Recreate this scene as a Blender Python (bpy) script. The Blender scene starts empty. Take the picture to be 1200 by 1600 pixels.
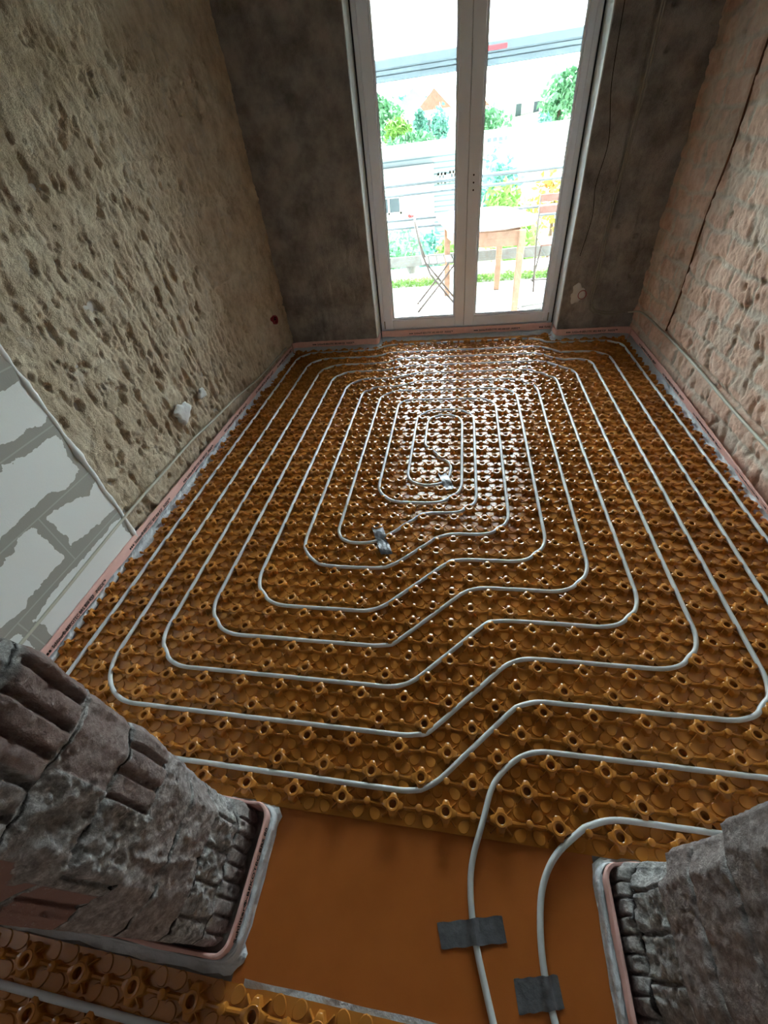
import bpy, math, random
import numpy as np
from mathutils import Matrix, Vector

random.seed(7)
RNG = np.random.default_rng(11)
SC = bpy.context.scene
COL = SC.collection

# ------------------------------------------------------------------ camera, sky, sun, exposure
cam_d = bpy.data.cameras.new('camera')
cam = bpy.data.objects.new('camera', cam_d)
COL.objects.link(cam)
cam_d.sensor_fit = 'VERTICAL'
cam_d.sensor_height = 36.0
cam_d.lens = 638.9088 / 1600 * 36.0
cam_d.clip_start = 0.02
cam_d.clip_end = 600
PITCH, ROLL, YAW = 0.8376, -0.1325, 0.2322
Rm = Matrix.Rotation(YAW, 4, 'Z') @ Matrix.Rotation(PITCH, 4, 'X') @ Matrix.Rotation(ROLL, 4, 'Z')
cam.matrix_world = Matrix.Translation((0.7553, -0.2844, 1.4192)) @ Rm
SC.camera = cam

world = bpy.data.worlds.new('sky')
SC.world = world
world.use_nodes = True
wn = world.node_tree
bg = wn.nodes['Background']
bg.inputs['Color'].default_value = (0.88, 0.94, 1.0, 1)
# hazy bright sky ahead of the house, dimmer overhead and behind it
_tc = wn.nodes.new('ShaderNodeTexCoord'); _sp = wn.nodes.new('ShaderNodeSeparateXYZ')
wn.links.new(_tc.outputs['Generated'], _sp.inputs[0])
_mr = wn.nodes.new('ShaderNodeMapRange'); _mr.interpolation_type = 'SMOOTHSTEP'
_mr.inputs['From Min'].default_value = -.1; _mr.inputs['From Max'].default_value = .75
_mr.inputs['To Min'].default_value = 0.3; _mr.inputs['To Max'].default_value = 6.8
wn.links.new(_sp.outputs['Y'], _mr.inputs['Value'])
wn.links.new(_mr.outputs['Result'], bg.inputs['Strength'])

sun_d = bpy.data.lights.new('sun', 'SUN')
sun_d.energy = 1.6
sun_d.angle = math.radians(2.0)
sun_d.color = (1.0, 0.96, 0.9)
sun = bpy.data.objects.new('sun', sun_d)
COL.objects.link(sun)
sun.rotation_euler = (math.radians(-12), math.radians(42), 0)
sun.location = (6, 6, 8)

def portal(name, loc, rot, sx, sy):
    d = bpy.data.lights.new(name, 'AREA')
    d.shape = 'RECTANGLE'; d.size = sx; d.size_y = sy
    d.cycles.is_portal = True
    o = bpy.data.objects.new(name, d); COL.objects.link(o)
    o.location = loc; o.rotation_euler = rot
portal('door_portal', (0.79, 3.83, 1.25), (math.radians(-90), 0, 0), 1.56, 2.4)
portal('rear_portal', (0.75, -3.33, 1.55), (math.radians(90), 0, 0), .5, .6)

vs = SC.view_settings
vs.view_transform = 'Standard'; vs.look = 'None'; vs.exposure = 2.72; vs.gamma = 1.0
vs.use_curve_mapping = False
SC.cycles.use_denoising = True
SC.cycles.max_bounces = 10
SC.cycles.diffuse_bounces = 6
SC.cycles.transparent_max_bounces = 12
SC.cycles.sample_clamp_indirect = 8.0

# ------------------------------------------------------------------ helpers
def tag(o, label=None, cat=None, group=None, kind=None):
    if label: o['label'] = label
    if cat: o['category'] = cat
    if group: o['group'] = group
    if kind: o['kind'] = kind
    return o

def empty(name, loc=(0, 0, 0), rz=0.0):
    o = bpy.data.objects.new(name, None); COL.objects.link(o)
    o.location = loc; o.rotation_euler = (0, 0, rz); o.empty_display_size = 0.05
    return o

def link(name, me, mat, parent=None, smooth=False, loc=None):
    o = bpy.data.objects.new(name, me); COL.objects.link(o)
    if mat is not None:
        for m in (mat if isinstance(mat, (list, tuple)) else [mat]): me.materials.append(m)
    if smooth: me.polygons.foreach_set('use_smooth', [True] * len(me.polygons))
    if parent: o.parent = parent
    if loc: o.location = loc
    return o

class MB:
    def __init__(s): s.v = []; s.f = []; s.m = []
    def add(s, vs, fs, mi=0):
        b = len(s.v); s.v += [tuple(map(float, p)) for p in vs]
        s.f += [tuple(i + b for i in f) for f in fs]; s.m += [mi] * len(fs)
    def box(s, x0, x1, y0, y1, z0, z1, M=None, bev=0.0, mi=0):
        if bev > 0:
            b = min(bev, (x1-x0)*.45, (y1-y0)*.45, (z1-z0)*.45)
            vs = []; 
            # 24-vertex chamfered box
            idx = {}
            def V(p):
                idx[len(vs)] = 1; vs.append(p); return len(vs)-1
            X = (x0, x1); Y = (y0, y1); Z = (z0, z1)
            c = {}
            for i in (0, 1):
                for j in (0, 1):
                    for k in (0, 1):
                        sx = 1 - 2*i; sy = 1 - 2*j; sz = 1 - 2*k
                        c[i, j, k, 0] = V((X[i], Y[j]+sy*b, Z[k]+sz*b))
                        c[i, j, k, 1] = V((X[i]+sx*b, Y[j], Z[k]+sz*b))
                        c[i, j, k, 2] = V((X[i]+sx*b, Y[j]+sy*b, Z[k]))
            fs = []
            for i in (0, 1):
                q = [c[i, 0, 0, 0], c[i, 1, 0, 0], c[i, 1, 1, 0], c[i, 0, 1, 0]]; fs.append(q if i else q[::-1])
                q = [c[0, i, 0, 1], c[0, i, 1, 1], c[1, i, 1, 1], c[1, i, 0, 1]]; fs.append(q if i else q[::-1])
                q = [c[0, 0, i, 2], c[1, 0, i, 2], c[1, 1, i, 2], c[0, 1, i, 2]]; fs.append(q if i else q[::-1])
            for a in (0, 1):
                for e in (0, 1):
                    fs.append([c[a, e, 0, 0], c[a, e, 1, 0], c[a, e, 1, 1], c[a, e, 0, 1]])
                    fs.append([c[a, 0, e, 0], c[a, 1, e, 0], c[a, 1, e, 2], c[a, 0, e, 2]])
                    fs.append([c[0, a, e, 1], c[1, a, e, 1], c[1, a, e, 2], c[0, a, e, 2]])
            for k3 in [(i, j, k) for i in (0, 1) for j in (0, 1) for k in (0, 1)]:
                fs.append([c[k3 + (0,)], c[k3 + (1,)], c[k3 + (2,)]])
        else:
            vs = [(x, y, z) for x in (x0, x1) for y in (y0, y1) for z in (z0, z1)]
            fs = [(0, 1, 3, 2), (4, 6, 7, 5), (0, 4, 5, 1), (2, 3, 7, 6), (0, 2, 6, 4), (1, 5, 7, 3)]
        if M is not None: vs = [tuple(M @ Vector(p)) for p in vs]
        s.add(vs, fs, mi); return s
    def bar(s, a, b, w, h, up=(0, 0, 1), bev=0.0):
        a = Vector(a); b = Vector(b); d = b - a; L = d.length; d.normalize()
        u = Vector(up); r = d.cross(u)
        if r.length < 1e-4: r = d.cross(Vector((1, 0, 0)))
        r.normalize(); u = r.cross(d)
        M = Matrix((( d.x, r.x, u.x, a.x), (d.y, r.y, u.y, a.y), (d.z, r.z, u.z, a.z), (0, 0, 0, 1)))
        return s.box(0, L, -w/2, w/2, -h/2, h/2, M, bev)
    def tube(s, pts, r, n=10, cap=True, radii=None):
        P = np.array(pts, float); m = len(P)
        T = np.gradient(P, axis=0); T /= np.linalg.norm(T, axis=1)[:, None] + 1e-12
        ref = np.array([0, 0, 1.0]) if abs(T[0][2]) < .9 else np.array([1.0, 0, 0])
        N = np.cross(T[0], ref); N /= np.linalg.norm(N)
        vs = []
        an = np.linspace(0, 2*np.pi, n, endpoint=False)
        for i in range(m):
            N = N - T[i]*np.dot(N, T[i]); N /= np.linalg.norm(N)
            B = np.cross(T[i], N); rr = r if radii is None else radii[i]
            for a in an: vs.append(P[i] + rr*(np.cos(a)*N + np.sin(a)*B))
        fs = [(i*n+k, i*n+(k+1) % n, (i+1)*n+(k+1) % n, (i+1)*n+k) for i in range(m-1) for k in range(n)]
        if cap: fs += [tuple(range(n))[::-1], tuple((m-1)*n+k for k in range(n))]
        s.add(vs, fs); return s
    def lathe(s, prof, c=(0, 0, 0), n=16, M=None):
        vs = [(c[0]+r*math.cos(2*math.pi*k/n), c[1]+r*math.sin(2*math.pi*k/n), c[2]+z) for r, z in prof for k in range(n)]
        m = len(prof)
        fs = [(i*n+k, i*n+(k+1) % n, (i+1)*n+(k+1) % n, (i+1)*n+k) for i in range(m-1) for k in range(n)]
        fs += [tuple(range(n))[::-1], tuple((m-1)*n+k for k in range(n))]
        if M is not None: vs = [tuple(M @ Vector(p)) for p in vs]
        s.add(vs, fs); return s
    def prism(s, poly, z0, z1):
        n = len(poly)
        vs = [(x, y, z0) for x, y in poly] + [(x, y, z1) for x, y in poly]
        fs = [tuple(range(n))[::-1], tuple(range(n, 2*n))] + [(k, (k+1) % n, n+(k+1) % n, n+k) for k in range(n)]
        s.add(vs, fs); return s
    def build(s, name, mat, parent=None, smooth=False, loc=None):
        me = bpy.data.meshes.new(name); me.from_pydata(s.v, [], s.f)
        me.polygons.foreach_set('material_index', s.m)
        me.update()
        return link(name, me, mat, parent, smooth, loc)

def auto_smooth(o, deg=40):
    me = o.data
    me.polygons.foreach_set('use_smooth', [True]*len(me.polygons))
    try: me.set_sharp_from_angle(angle=math.radians(deg))
    except Exception: pass
    return o

# value noise in numpy
def _h(ix, iy, seed):
    n = (ix.astype(np.int64)*374761393 + iy.astype(np.int64)*668265263 + seed*1442695041) & 0xffffffff
    n = ((n ^ (n >> 13))*1274126177) & 0xffffffff
    n = (n ^ (n >> 16)) & 0xffffffff
    return n/4294967295.0
def vn(x, y, seed=0):
    ix = np.floor(x); iy = np.floor(y); fx = x-ix; fy = y-iy
    fx = fx*fx*(3-2*fx); fy = fy*fy*(3-2*fy)
    a = _h(ix, iy, seed); b = _h(ix+1, iy, seed); c = _h(ix, iy+1, seed); d = _h(ix+1, iy+1, seed)
    return (a*(1-fx)+b*fx)*(1-fy)+(c*(1-fx)+d*fx)*fy*1.0
def fbm(x, y, seed=0, o=4):
    t = 0; a = .5
    for k in range(o):
        t = t + a*(vn(x*2**k+13.7*k, y*2**k-7.1*k, seed+k)-.5)*2; a *= .5
    return t      # about -1..1
def smst(a, b, x):
    t = np.clip((x-a)/(b-a), 0, 1); return t*t*(3-2*t)

# ------------------------------------------------------------------ materials
def mat(name, build):
    m = bpy.data.materials.new(name); m.use_nodes = True
    nt = m.node_tree; N = nt.nodes; L = nt.links
    b = N['Principled BSDF']
    build(N, L, b)
    return m
def setp(b, col=None, rough=None, spec=None, metal=None):
    if col is not None: b.inputs['Base Color'].default_value = (*col, 1)
    if rough is not None: b.inputs['Roughness'].default_value = rough
    if spec is not None: b.inputs['Specular IOR Level'].default_value = spec
    if metal is not None: b.inputs['Metallic'].default_value = metal
def noise(N, L, scale, detail=4, rough=.55, co=None, dist=0):
    n = N.new('ShaderNodeTexNoise'); n.inputs['Scale'].default_value = scale
    n.inputs['Detail'].default_value = detail; n.inputs['Roughness'].default_value = rough
    n.inputs['Distortion'].default_value = dist
    if co is None:
        c = N.new('ShaderNodeTexCoord'); co = c.outputs['Object']
    L.new(co, n.inputs['Vector']); return n
def ramp(N, L, src, stops):
    r = N.new('ShaderNodeValToRGB'); e = r.color_ramp.elements
    while len(e) < len(stops): e.new(.5)
    for k, (p, c) in enumerate(stops):
        e[k].position = p; e[k].color = (*c, 1) if len(c) == 3 else c
    L.new(src, r.inputs[0]); return r
def mixc(N, L, fac, a, b):
    m = N.new('ShaderNodeMix'); m.data_type = 'RGBA'
    for s, v in ((0, fac), (6, a), (7, b)):
        if isinstance(v, (int, float)): m.inputs[s].default_value = v
        elif isinstance(v, tuple): m.inputs[s].default_value = (*v, 1)
        else: L.new(v, m.inputs[s])
    return m.outputs[2]
def bump(N, L, b, h, strength=.5, dist=.01):
    n = N.new('ShaderNodeBump'); n.inputs['Strength'].default_value = strength
    n.inputs['Distance'].default_value = dist
    L.new(h, n.inputs['Height']); L.new(n.outputs[0], b.inputs['Normal']); return n
def plain(name, col, rough=.5, spec=.5, metal=0, var=.0, vscale=8, bmp=0, bscale=60, bdist=.002):
    def f(N, L, b):
        setp(b, col, rough, spec, metal)
        if var:
            n = noise(N, L, vscale)
            r = ramp(N, L, n.outputs[0], [(.3, tuple(c*(1-var) for c in col)), (.7, tuple(min(1, c*(1+var)) for c in col))])
            L.new(r.outputs[0], b.inputs['Base Color'])
        if bmp:
            n = noise(N, L, bscale); bump(N, L, b, n.outputs[0], bmp, bdist)
    return mat(name, f)

def f_foil(N, L, b):
    setp(b, (.40, .155, .022), .17, .75)
    n = noise(N, L, 2.2, 3)
    r = ramp(N, L, n.outputs[0], [(.35, (.43, .16, .022)), (.65, (.56, .235, .042))])
    L.new(r.outputs[0], b.inputs['Base Color'])
    n2 = noise(N, L, 35, 2); bump(N, L, b, n2.outputs[0], .05, .001)
M_FOIL = mat('orange_studded_foil', f_foil)
def f_memb(N, L, b):
    setp(b, (.22, .062, .012), .42, .4)
    n = noise(N, L, 6, 5)
    r = ramp(N, L, n.outputs[0], [(.3, (.40, .115, .018)), (.7, (.48, .145, .026))])
    L.new(r.outputs[0], b.inputs['Base Color'])
    n2 = noise(N, L, 400, 2); bump(N, L, b, n2.outputs[0], .3, .0006)
M_MEMB = mat('orange_fleece_membrane', f_memb)
M_PIPE = plain('pale_grey_plastic_pipe', (.60, .65, .66), .32, .5, var=.06, vscale=14)
M_TAPE = plain('silver_duct_tape', (.13, .14, .155), .36, .6, metal=.2, var=.25, vscale=60, bmp=.6, bscale=90, bdist=.004)
M_PINK = plain('pink_foam_strip', (.80, .50, .45), .75, .3, var=.05, vscale=30, bmp=.2, bscale=300, bdist=.0006)
M_FILM = plain('milky_plastic_film', (.62, .66, .70), .3, .6, var=.08, vscale=25, bmp=.9, bscale=28, bdist=.012)
M_INK = plain('black_print', (.015, .015, .015), .6, .2)
M_PVC = plain('white_pvc', (.78, .82, .88), .35, .5)
M_GASKET = plain('black_rubber_gasket', (.02, .02, .025), .6, .3)
M_PLASTER = plain('white_plaster', (.66, .68, .68), .8, .2, var=.06, vscale=20, bmp=.4, bscale=60, bdist=.004)
M_BEAD = plain('galvanised_corner_bead', (.62, .66, .66), .4, .5, metal=.3, var=.1, vscale=40)
M_CABLE = plain('grey_cable', (.30, .29, .25), .5, .4)
M_CABLEW = plain('pale_cable', (.52, .52, .44), .5, .4)
M_RED = plain('red_plastic_box', (.30, .03, .05), .45, .5)
M_DARK = plain('dark_hole', (.012, .01, .009), .9, .1)
M_SOIL = plain('concrete_floor', (.30, .29, .27), .9, .2, var=.15, vscale=10, bmp=.5, bscale=60, bdist=.004)

def wall_mat(name, stops, scale, fine=90, fine_s=.6, dust=None):
    def f(N, L, b):
        setp(b, None, .95, .15)
        n = noise(N, L, scale, 8, .65)
        r = ramp(N, L, n.outputs[0], stops)
        out = r.outputs[0]
        if dust:
            n3 = noise(N, L, dust[0], 6, .7)
            fr = ramp(N, L, n3.outputs[0], [(dust[1], (0, 0, 0)), (dust[2], (1, 1, 1))])
            out = mixc(N, L, fr.outputs[0], out, dust[3])
        L.new(out, b.inputs['Base Color'])
        n2 = noise(N, L, fine, 8, .72)
        n5 = noise(N, L, fine*2.6, 6, .7)
        ad = N.new('ShaderNodeMath'); ad.operation = 'ADD'; L.new(n2.outputs[0], ad.inputs[0]); L.new(n5.outputs[0], ad.inputs[1])
        bump(N, L, b, ad.outputs[0], fine_s, .011)
    return mat(name, f)
M_WL = wall_mat('hacked_tan_render', [(.30, (.44, .35, .24)), (.5, (.64, .535, .39)), (.70, (.78, .69, .54))], 9, 70, .9,
                (11, .55, .75, (.52, .47, .40)))
M_WB = wall_mat('hacked_grey_render', [(.32, (.20, .19, .18)), (.5, (.35, .33, .31)), (.68, (.50, .475, .45))], 6, 45, 1.0,
                (6, .58, .70, (.44, .42, .40)))
def f_wr(N, L, b):
    setp(b, None, .95, .15)
    at = N.new('ShaderNodeAttribute'); at.attribute_name = 'brick'
    n = noise(N, L, 9, 8, .7)
    br = ramp(N, L, n.outputs[0], [(.3, (.52, .34, .25)), (.5, (.76, .54, .42)), (.7, (.86, .70, .58))])
    n2 = noise(N, L, 14, 8, .7)
    mo = ramp(N, L, n2.outputs[0], [(.3, (.50, .43, .35)), (.7, (.80, .72, .61))])
    c = mixc(N, L, at.outputs['Fac'], mo.outputs[0], br.outputs[0])
    L.new(c, b.inputs['Base Color'])
    n3 = noise(N, L, 60, 8, .74); bump(N, L, b, n3.outputs[0], .9, .010)
M_WR = mat('hacked_brick_wall', f_wr)
def f_jamb(N, L, b):
    setp(b, None, .92, .2)
    at = N.new('ShaderNodeAttribute'); at.attribute_name = 'brick'
    n = noise(N, L, 26, 8, .7)
    br = ramp(N, L, n.outputs[0], [(.3, (.26, .17, .15)), (.5, (.44, .32, .29)), (.72, (.60, .51, .48))])
    n2 = noise(N, L, 60, 8, .75)
    mo = ramp(N, L, n2.outputs[0], [(.34, (.20, .20, .19)), (.5, (.52, .52, .51)), (.62, (.92, .93, .92))])
    c = mixc(N, L, at.outputs['Fac'], mo.outputs[0], br.outputs[0])
    mr = N.new('ShaderNodeMapRange'); mr.inputs['From Min'].default_value = .95; mr.inputs['From Max'].default_value = 1.15; L.new(at.outputs['Fac'], mr.inputs['Value'])
    c = mixc(N, L, mr.outputs['Result'], c, (.52, .32, .27))
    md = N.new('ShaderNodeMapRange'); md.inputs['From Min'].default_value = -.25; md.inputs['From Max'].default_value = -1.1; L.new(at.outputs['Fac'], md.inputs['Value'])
    c = mixc(N, L, md.outputs['Result'], c, (.035, .03, .028))  # negative values paint the shade of deep joint cracks as near-black colour
    n4 = noise(N, L, 150, 6, .7)
    sp = ramp(N, L, n4.outputs[0], [(.60, (0, 0, 0)), (.70, (.7, .7, .7))])
    c = mixc(N, L, sp.outputs[0], c, (.80, .80, .78))
    L.new(c, b.inputs['Base Color'])
    n3 = noise(N, L, 150, 8, .75); bump(N, L, b, n3.outputs[0], 1.0, .009)
M_JAMB = mat('broken_brick_and_mortar', f_jamb)
def f_ytong(N, L, b):
    setp(b, None, .85, .2)
    tc = N.new('ShaderNodeTexCoord')
    sx = N.new('ShaderNodeSeparateXYZ'); L.new(tc.outputs['Object'], sx.inputs[0])
    cx = N.new('ShaderNodeCombineXYZ'); L.new(sx.outputs['Y'], cx.inputs['X']); L.new(sx.outputs['Z'], cx.inputs['Y'])
    nd = noise(N, L, 5, 5, .6, cx.outputs[0])
    sub = N.new('ShaderNodeVectorMath'); sub.operation = 'SUBTRACT'; L.new(nd.outputs['Color'], sub.inputs[0]); sub.inputs[1].default_value = (.5, .5, .5)
    scl = N.new('ShaderNodeVectorMath'); scl.operation = 'SCALE'; L.new(sub.outputs[0], scl.inputs[0]); scl.inputs['Scale'].default_value = .16
    ad = N.new('ShaderNodeVectorMath'); L.new(cx.outputs[0], ad.inputs[0]); L.new(scl.outputs[0], ad.inputs[1])
    def brick(co, mortar, smooth):
        bk = N.new('ShaderNodeTexBrick'); L.new(co, bk.inputs['Vector'])
        bk.offset = .5; bk.inputs['Scale'].default_value = 1
        bk.inputs['Brick Width'].default_value = .625; bk.inputs['Row Height'].default_value = .24
        bk.inputs['Mortar Size'].default_value = mortar; bk.inputs['Mortar Smooth'].default_value = smooth
        bk.inputs['Color1'].default_value = (1, 1, 1, 1); bk.inputs['Color2'].default_value = (1, 1, 1, 1); bk.inputs['Mortar'].default_value = (0, 0, 0, 1)
        return bk
    mp = N.new('ShaderNodeVectorMath'); L.new(cx.outputs[0], mp.inputs[0]); mp.inputs[1].default_value = (-.03, 0.01, 0)
    mp2 = N.new('ShaderNodeVectorMath'); L.new(ad.outputs[0], mp2.inputs[0]); mp2.inputs[1].default_value = (-.03, 0.01, 0)
    b2 = brick(mp2.outputs[0], .033, .0); b1 = brick(mp.outputs[0], .003, .2)
    c = mixc(N, L, b2.outputs['Fac'], (.74, .77, .765), (.33, .33, .30))
    c = mixc(N, L, b1.outputs['Fac'], c, (.42, .43, .40))
    L.new(c, b.inputs['Base Color'])
    n3 = noise(N, L, 120, 5, .6); bump(N, L, b, n3.outputs[0], .25, .002)
M_YT = mat('aerated_concrete_blocks', f_ytong)
def f_glass(N, L, b):
    out = N['Material Output']
    tr = N.new('ShaderNodeBsdfTransparent'); tr.inputs[0].default_value = (.93, .97, .96, 1)
    gl = N.new('ShaderNodeBsdfGlossy'); gl.inputs['Roughness'].default_value = .02
    fr = N.new('ShaderNodeFresnel'); fr.inputs['IOR'].default_value = 1.45
    mx = N.new('ShaderNodeMixShader'); L.new(fr.outputs[0], mx.inputs[0]); L.new(tr.outputs[0], mx.inputs[1]); L.new(gl.outputs[0], mx.inputs[2])
    L.new(mx.outputs[0], out.inputs['Surface'])
M_GLASS = mat('window_glass', f_glass)
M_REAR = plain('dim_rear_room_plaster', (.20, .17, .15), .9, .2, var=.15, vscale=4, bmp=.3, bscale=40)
M_CEIL = plain('ceiling_plaster', (.48, .46, .43), .9, .2, var=.1, vscale=5, bmp=.3, bscale=40)

# ------------------------------------------------------------------ room shell
XL, XR, YB, YF, H = -0.852, 2.172, 3.53, -0.06, 3.0
def xl(y): return -0.858 + 0.045*smst(2.0, 3.55, np.asarray(y, float))
def grid_mesh(name, U, V, P, brick=None, flip=False):
    nu, nv = U, V
    me = bpy.data.meshes.new(name)
    i = np.arange(nu-1)[:, None]; j = np.arange(nv-1)[None, :]
    a = (i*nv+j).ravel(); q = np.stack([a, a+nv, a+nv+1, a+1], 1)
    if flip: q = q[:, ::-1]
    me.from_pydata(P.reshape(-1, 3).tolist(), [], q.tolist())
    if brick is not None:
        at = me.attributes.new('brick', 'FLOAT', 'POINT'); at.data.foreach_set('value', brick.ravel().astype(np.float32))
    return me

def rough_wall(name, a, b, z0, z1, nrm, disp, m, ds=.011, brickf=None, parent=None):
    # a,b plan points; nrm inward normal; disp(s, z) metres towards the room
    a = np.array(a, float); b = np.array(b, float); Ln = np.linalg.norm(b-a)
    nu = max(2, int(Ln/ds)); nv = max(2, int((z1-z0)/ds))
    s = np.linspace(0, Ln, nu); z = np.linspace(z0, z1, nv)
    S, Z = np.meshgrid(s, z, indexing='ij')
    D = disp(S, Z)
    d = (b-a)/Ln
    P = np.stack([a[0]+d[0]*S+nrm[0]*D, a[1]+d[1]*S+nrm[1]*D, Z], 2)
    br = brickf(S, Z) if brickf else None
    cr = np.cross([d[0], d[1], 0], [0, 0, 1])
    me = grid_mesh(name, nu, nv, P, br, flip=(cr[:2] @ np.array(nrm)) < 0)
    return link(name, me, m, parent, smooth=True)

# left wall: hacked-off render with chisel gouges (z runs up, s = y + .06)
def disp_left(S, Z):
    Y = S-.06
    lean = Z*.10
    g = fbm((Y+lean)*26, Z*7, 3, 3); g2 = fbm((Y-lean*.4)*14+5, Z*5, 9, 3)
    n = fbm(Y*30, Z*30, 21, 4)
    big = fbm(Y*2.2, Z*2.2, 40, 3)
    low = .45+.55*smst(2.0, .9, Z)
    rd = 1-np.abs(fbm((Y+lean)*17, Z*9, 23, 4))*2.2
    d = -np.maximum(0, g-.10)*.040*low*smst(-.3, .5, g2+.45) + n*.0075 + big*.010 + rd*.0045
    d += -np.maximum(0, fbm(Y*24, Z*17, 77, 3)-.26)*.075
    d += fbm(Y*75, Z*60, 91, 3)*.0038 - np.maximum(0, fbm(Y*60, Z*42, 95, 2)-.30)*.022
    for zz, sl in ((1.22, .02), (1.465, .0), (.80, .015), (1.78, .01), (2.2, 0)):
        lz = zz+sl*(Y-1.8)
        d += .007*np.exp(-((Z-lz+.006*fbm(Y*8, Y*0, 5))/.009)**2)*smst(.2, .5, vn(Y*2.5, Y*0+zz*9, 8))
    d += -.012*smst(2.9, 3.45, Y)*0
    base = xl(Y)-XL
    return d+base-.004
wl = rough_wall('wall_left', (XL, YF), (XL, YB+.02), 0, H, (1, 0), disp_left, M_WL, .0065)
tag(wl, kind='structure')
mb = MB(); mb.box(XL-.25, XL-.03, YF-.3, YB+.3, -.1, H); mb.build('wall_left_core', M_CEIL, wl)

# block infill of a former opening, flush in the left wall
mb = MB(); mb.box(-.90, -.8375, -.06, .955, 0, 2.12)
yt = mb.build('block_infill', M_YT, wl)
# plaster seam along the infill edge
pts = []; rad = []
for k in range(90):
    z = 2.12*k/89
    q_ = lambda f, sd: float(fbm(np.array([z*f]), np.array([.5]), sd, 3)[0])
    pts.append((-.8445+.003*q_(9, 1), .960+.016*q_(6, 2), z)); rad.append(.0150+.010*q_(16, 3))
mb = MB(); mb.tube(pts, .016, 8, radii=rad); mb.build('plaster_seam', M_PLASTER, wl, True)

# window wall (two leaves, head above the door)
HOLES_L = [(-.553, .572, .012), (-.70, .307, .010), (-.36, 1.2, .009), (-.15, .85, .008)]
HOLES_R = [(1.902, 1.824, .016), (1.918, 1.647, .016), (1.881, .793, .014), (1.99, 1.42, .010), (2.06, 1.5, .009), (2.02, .72, .014), (2.06, .46, .02), (1.99, .40, .014)]
HOLES_W = [(2.60, .95, .016), (2.35, 1.15, .011), (2.86, 1.9, .012), (2.2, .70, .018), (2.45, 1.42, .013), (1.9, .52, .02), (2.7, .55, .012), (1.75, .86, .015), (3.2, .9, .011), (3.3, 1.3, .010), (3.15, 1.65, .010), (3.02, .68, .03)]
def pits(X_, Z_, hs):
    d = 0*X_
    for hx, hz, hr in hs:
        rr = np.sqrt((X_-hx)**2+(Z_-hz)**2)*(1+.35*fbm(X_*60, Z_*60, 9, 2)); d = d-.035*smst(hr*1.15, hr*.5, rr)
    return d
def disp_back(S, Z, sd=0):
    n = fbm(S*22+sd, Z*16, 31+sd, 4); big = fbm(S*3+sd, Z*2.4, 50+sd, 3)
    g = fbm(S*28+sd, Z*6+S*2, 60+sd, 3)
    low = .3+.7*smst(1.5, .6, Z)
    d = n*.004+big*.008-np.maximum(0, g-.12)*.026*low
    d += .006*np.exp(-((Z-.92+.03*fbm(S*4, S*0+sd, 3))/.012)**2)*smst(.3, .6, vn(S*5, S*0, 4))
    d += .004*fbm(S*48+sd, Z*20, 66, 3) + .006*np.maximum(0, fbm(S*9+sd, Z*7, 71, 3)-.15)
    if sd: d += -.018*np.exp(-((S+XN1-1.822-.012*np.sin(Z*3))/.014)**2)*smst(.2, .24, Z) - .016*np.exp(-((Z-.195)/.016)**2)*smst(1.79, 1.83, S+XN1)
    return d
XN0, XN1, YN = .010, 1.575, 3.72
def edge_flat(f, L, side):
    def g(S, Z):
        d = f(S, Z); w = smst(.0, .05, (L-S) if side > 0 else S)
        return d*w
    return g
LB = XN0-XL
wb1 = rough_wall('wall_back', (XL, YB), (XN0, YB), 0, H, (0, -1), edge_flat(lambda S, Z: disp_back(S, Z)+pits(S+XL, Z, HOLES_L), LB, 1), M_WB, .0075)
tag(wb1, kind='structure')
LB2 = XR-XN1+.03
wb2 = rough_wall('wall_back', (XN1, YB), (XR+.03, YB), 0, H, (0, -1), edge_flat(lambda S, Z: disp_back(S, Z, 5)+.004*smst(.3, .6, vn(S*7, Z*7, 3))+pits(S+XN1, Z, HOLES_R), LB2, -1), M_WB, .0075)
tag(wb2, kind='structure')
mb = MB(); mb.box(XN0, XN1, YB, YB+.36, 2.5, H)
o = mb.build('wall_back', M_WB); tag(o, kind='structure')
# reveals + outer masonry
mb = MB(); mb.box(XL-.25, XN0-.001, YB+.045, 3.90, 0, H); mb.box(XN0-.012, XN0, YB+.001, 3.715, 0, 2.5)
o = mb.build('reveal_masonry', M_PLASTER, wb1)

mb = MB(); mb.box(XN1+.001, XR+.25, YB+.045, 3.90, 0, H); mb.box(XN1, XN1+.012, YB+.001, 3.715, 0, 2.5)
o = mb.build('reveal_masonry', M_PLASTER, wb2)
# outer facade, wide so the balcony reads as part of a house
mb = MB()
mb.box(-4.5, XL-.26, 3.62, 3.92, -8, 6); mb.box(XR+.26, 5.5, 3.62, 3.92, -8, 6); mb.box(XL-.26, XR+.26, 3.62, 3.92, H+.02, 6)
o = mb.build('wall_outside', M_PLASTER); tag(o, kind='structure')
# corner beads
for nm, x0, x1 in (('corner_bead', XN0-.006, XN0+.004), ('corner_bead', XN1-.004, XN1+.006)):
    mb = MB()
    xc = (x0+x1)/2
    mb.tube([(xc+.0015*math.sin(z*7+x0*9), YB-.001+.001*math.sin(z*11), z) for z in np.linspace(.03, 2.5, 60)], .0055, 8)
    mb.build(nm, M_BEAD, wb1 if x0 < 1 else wb2, True)

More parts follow.
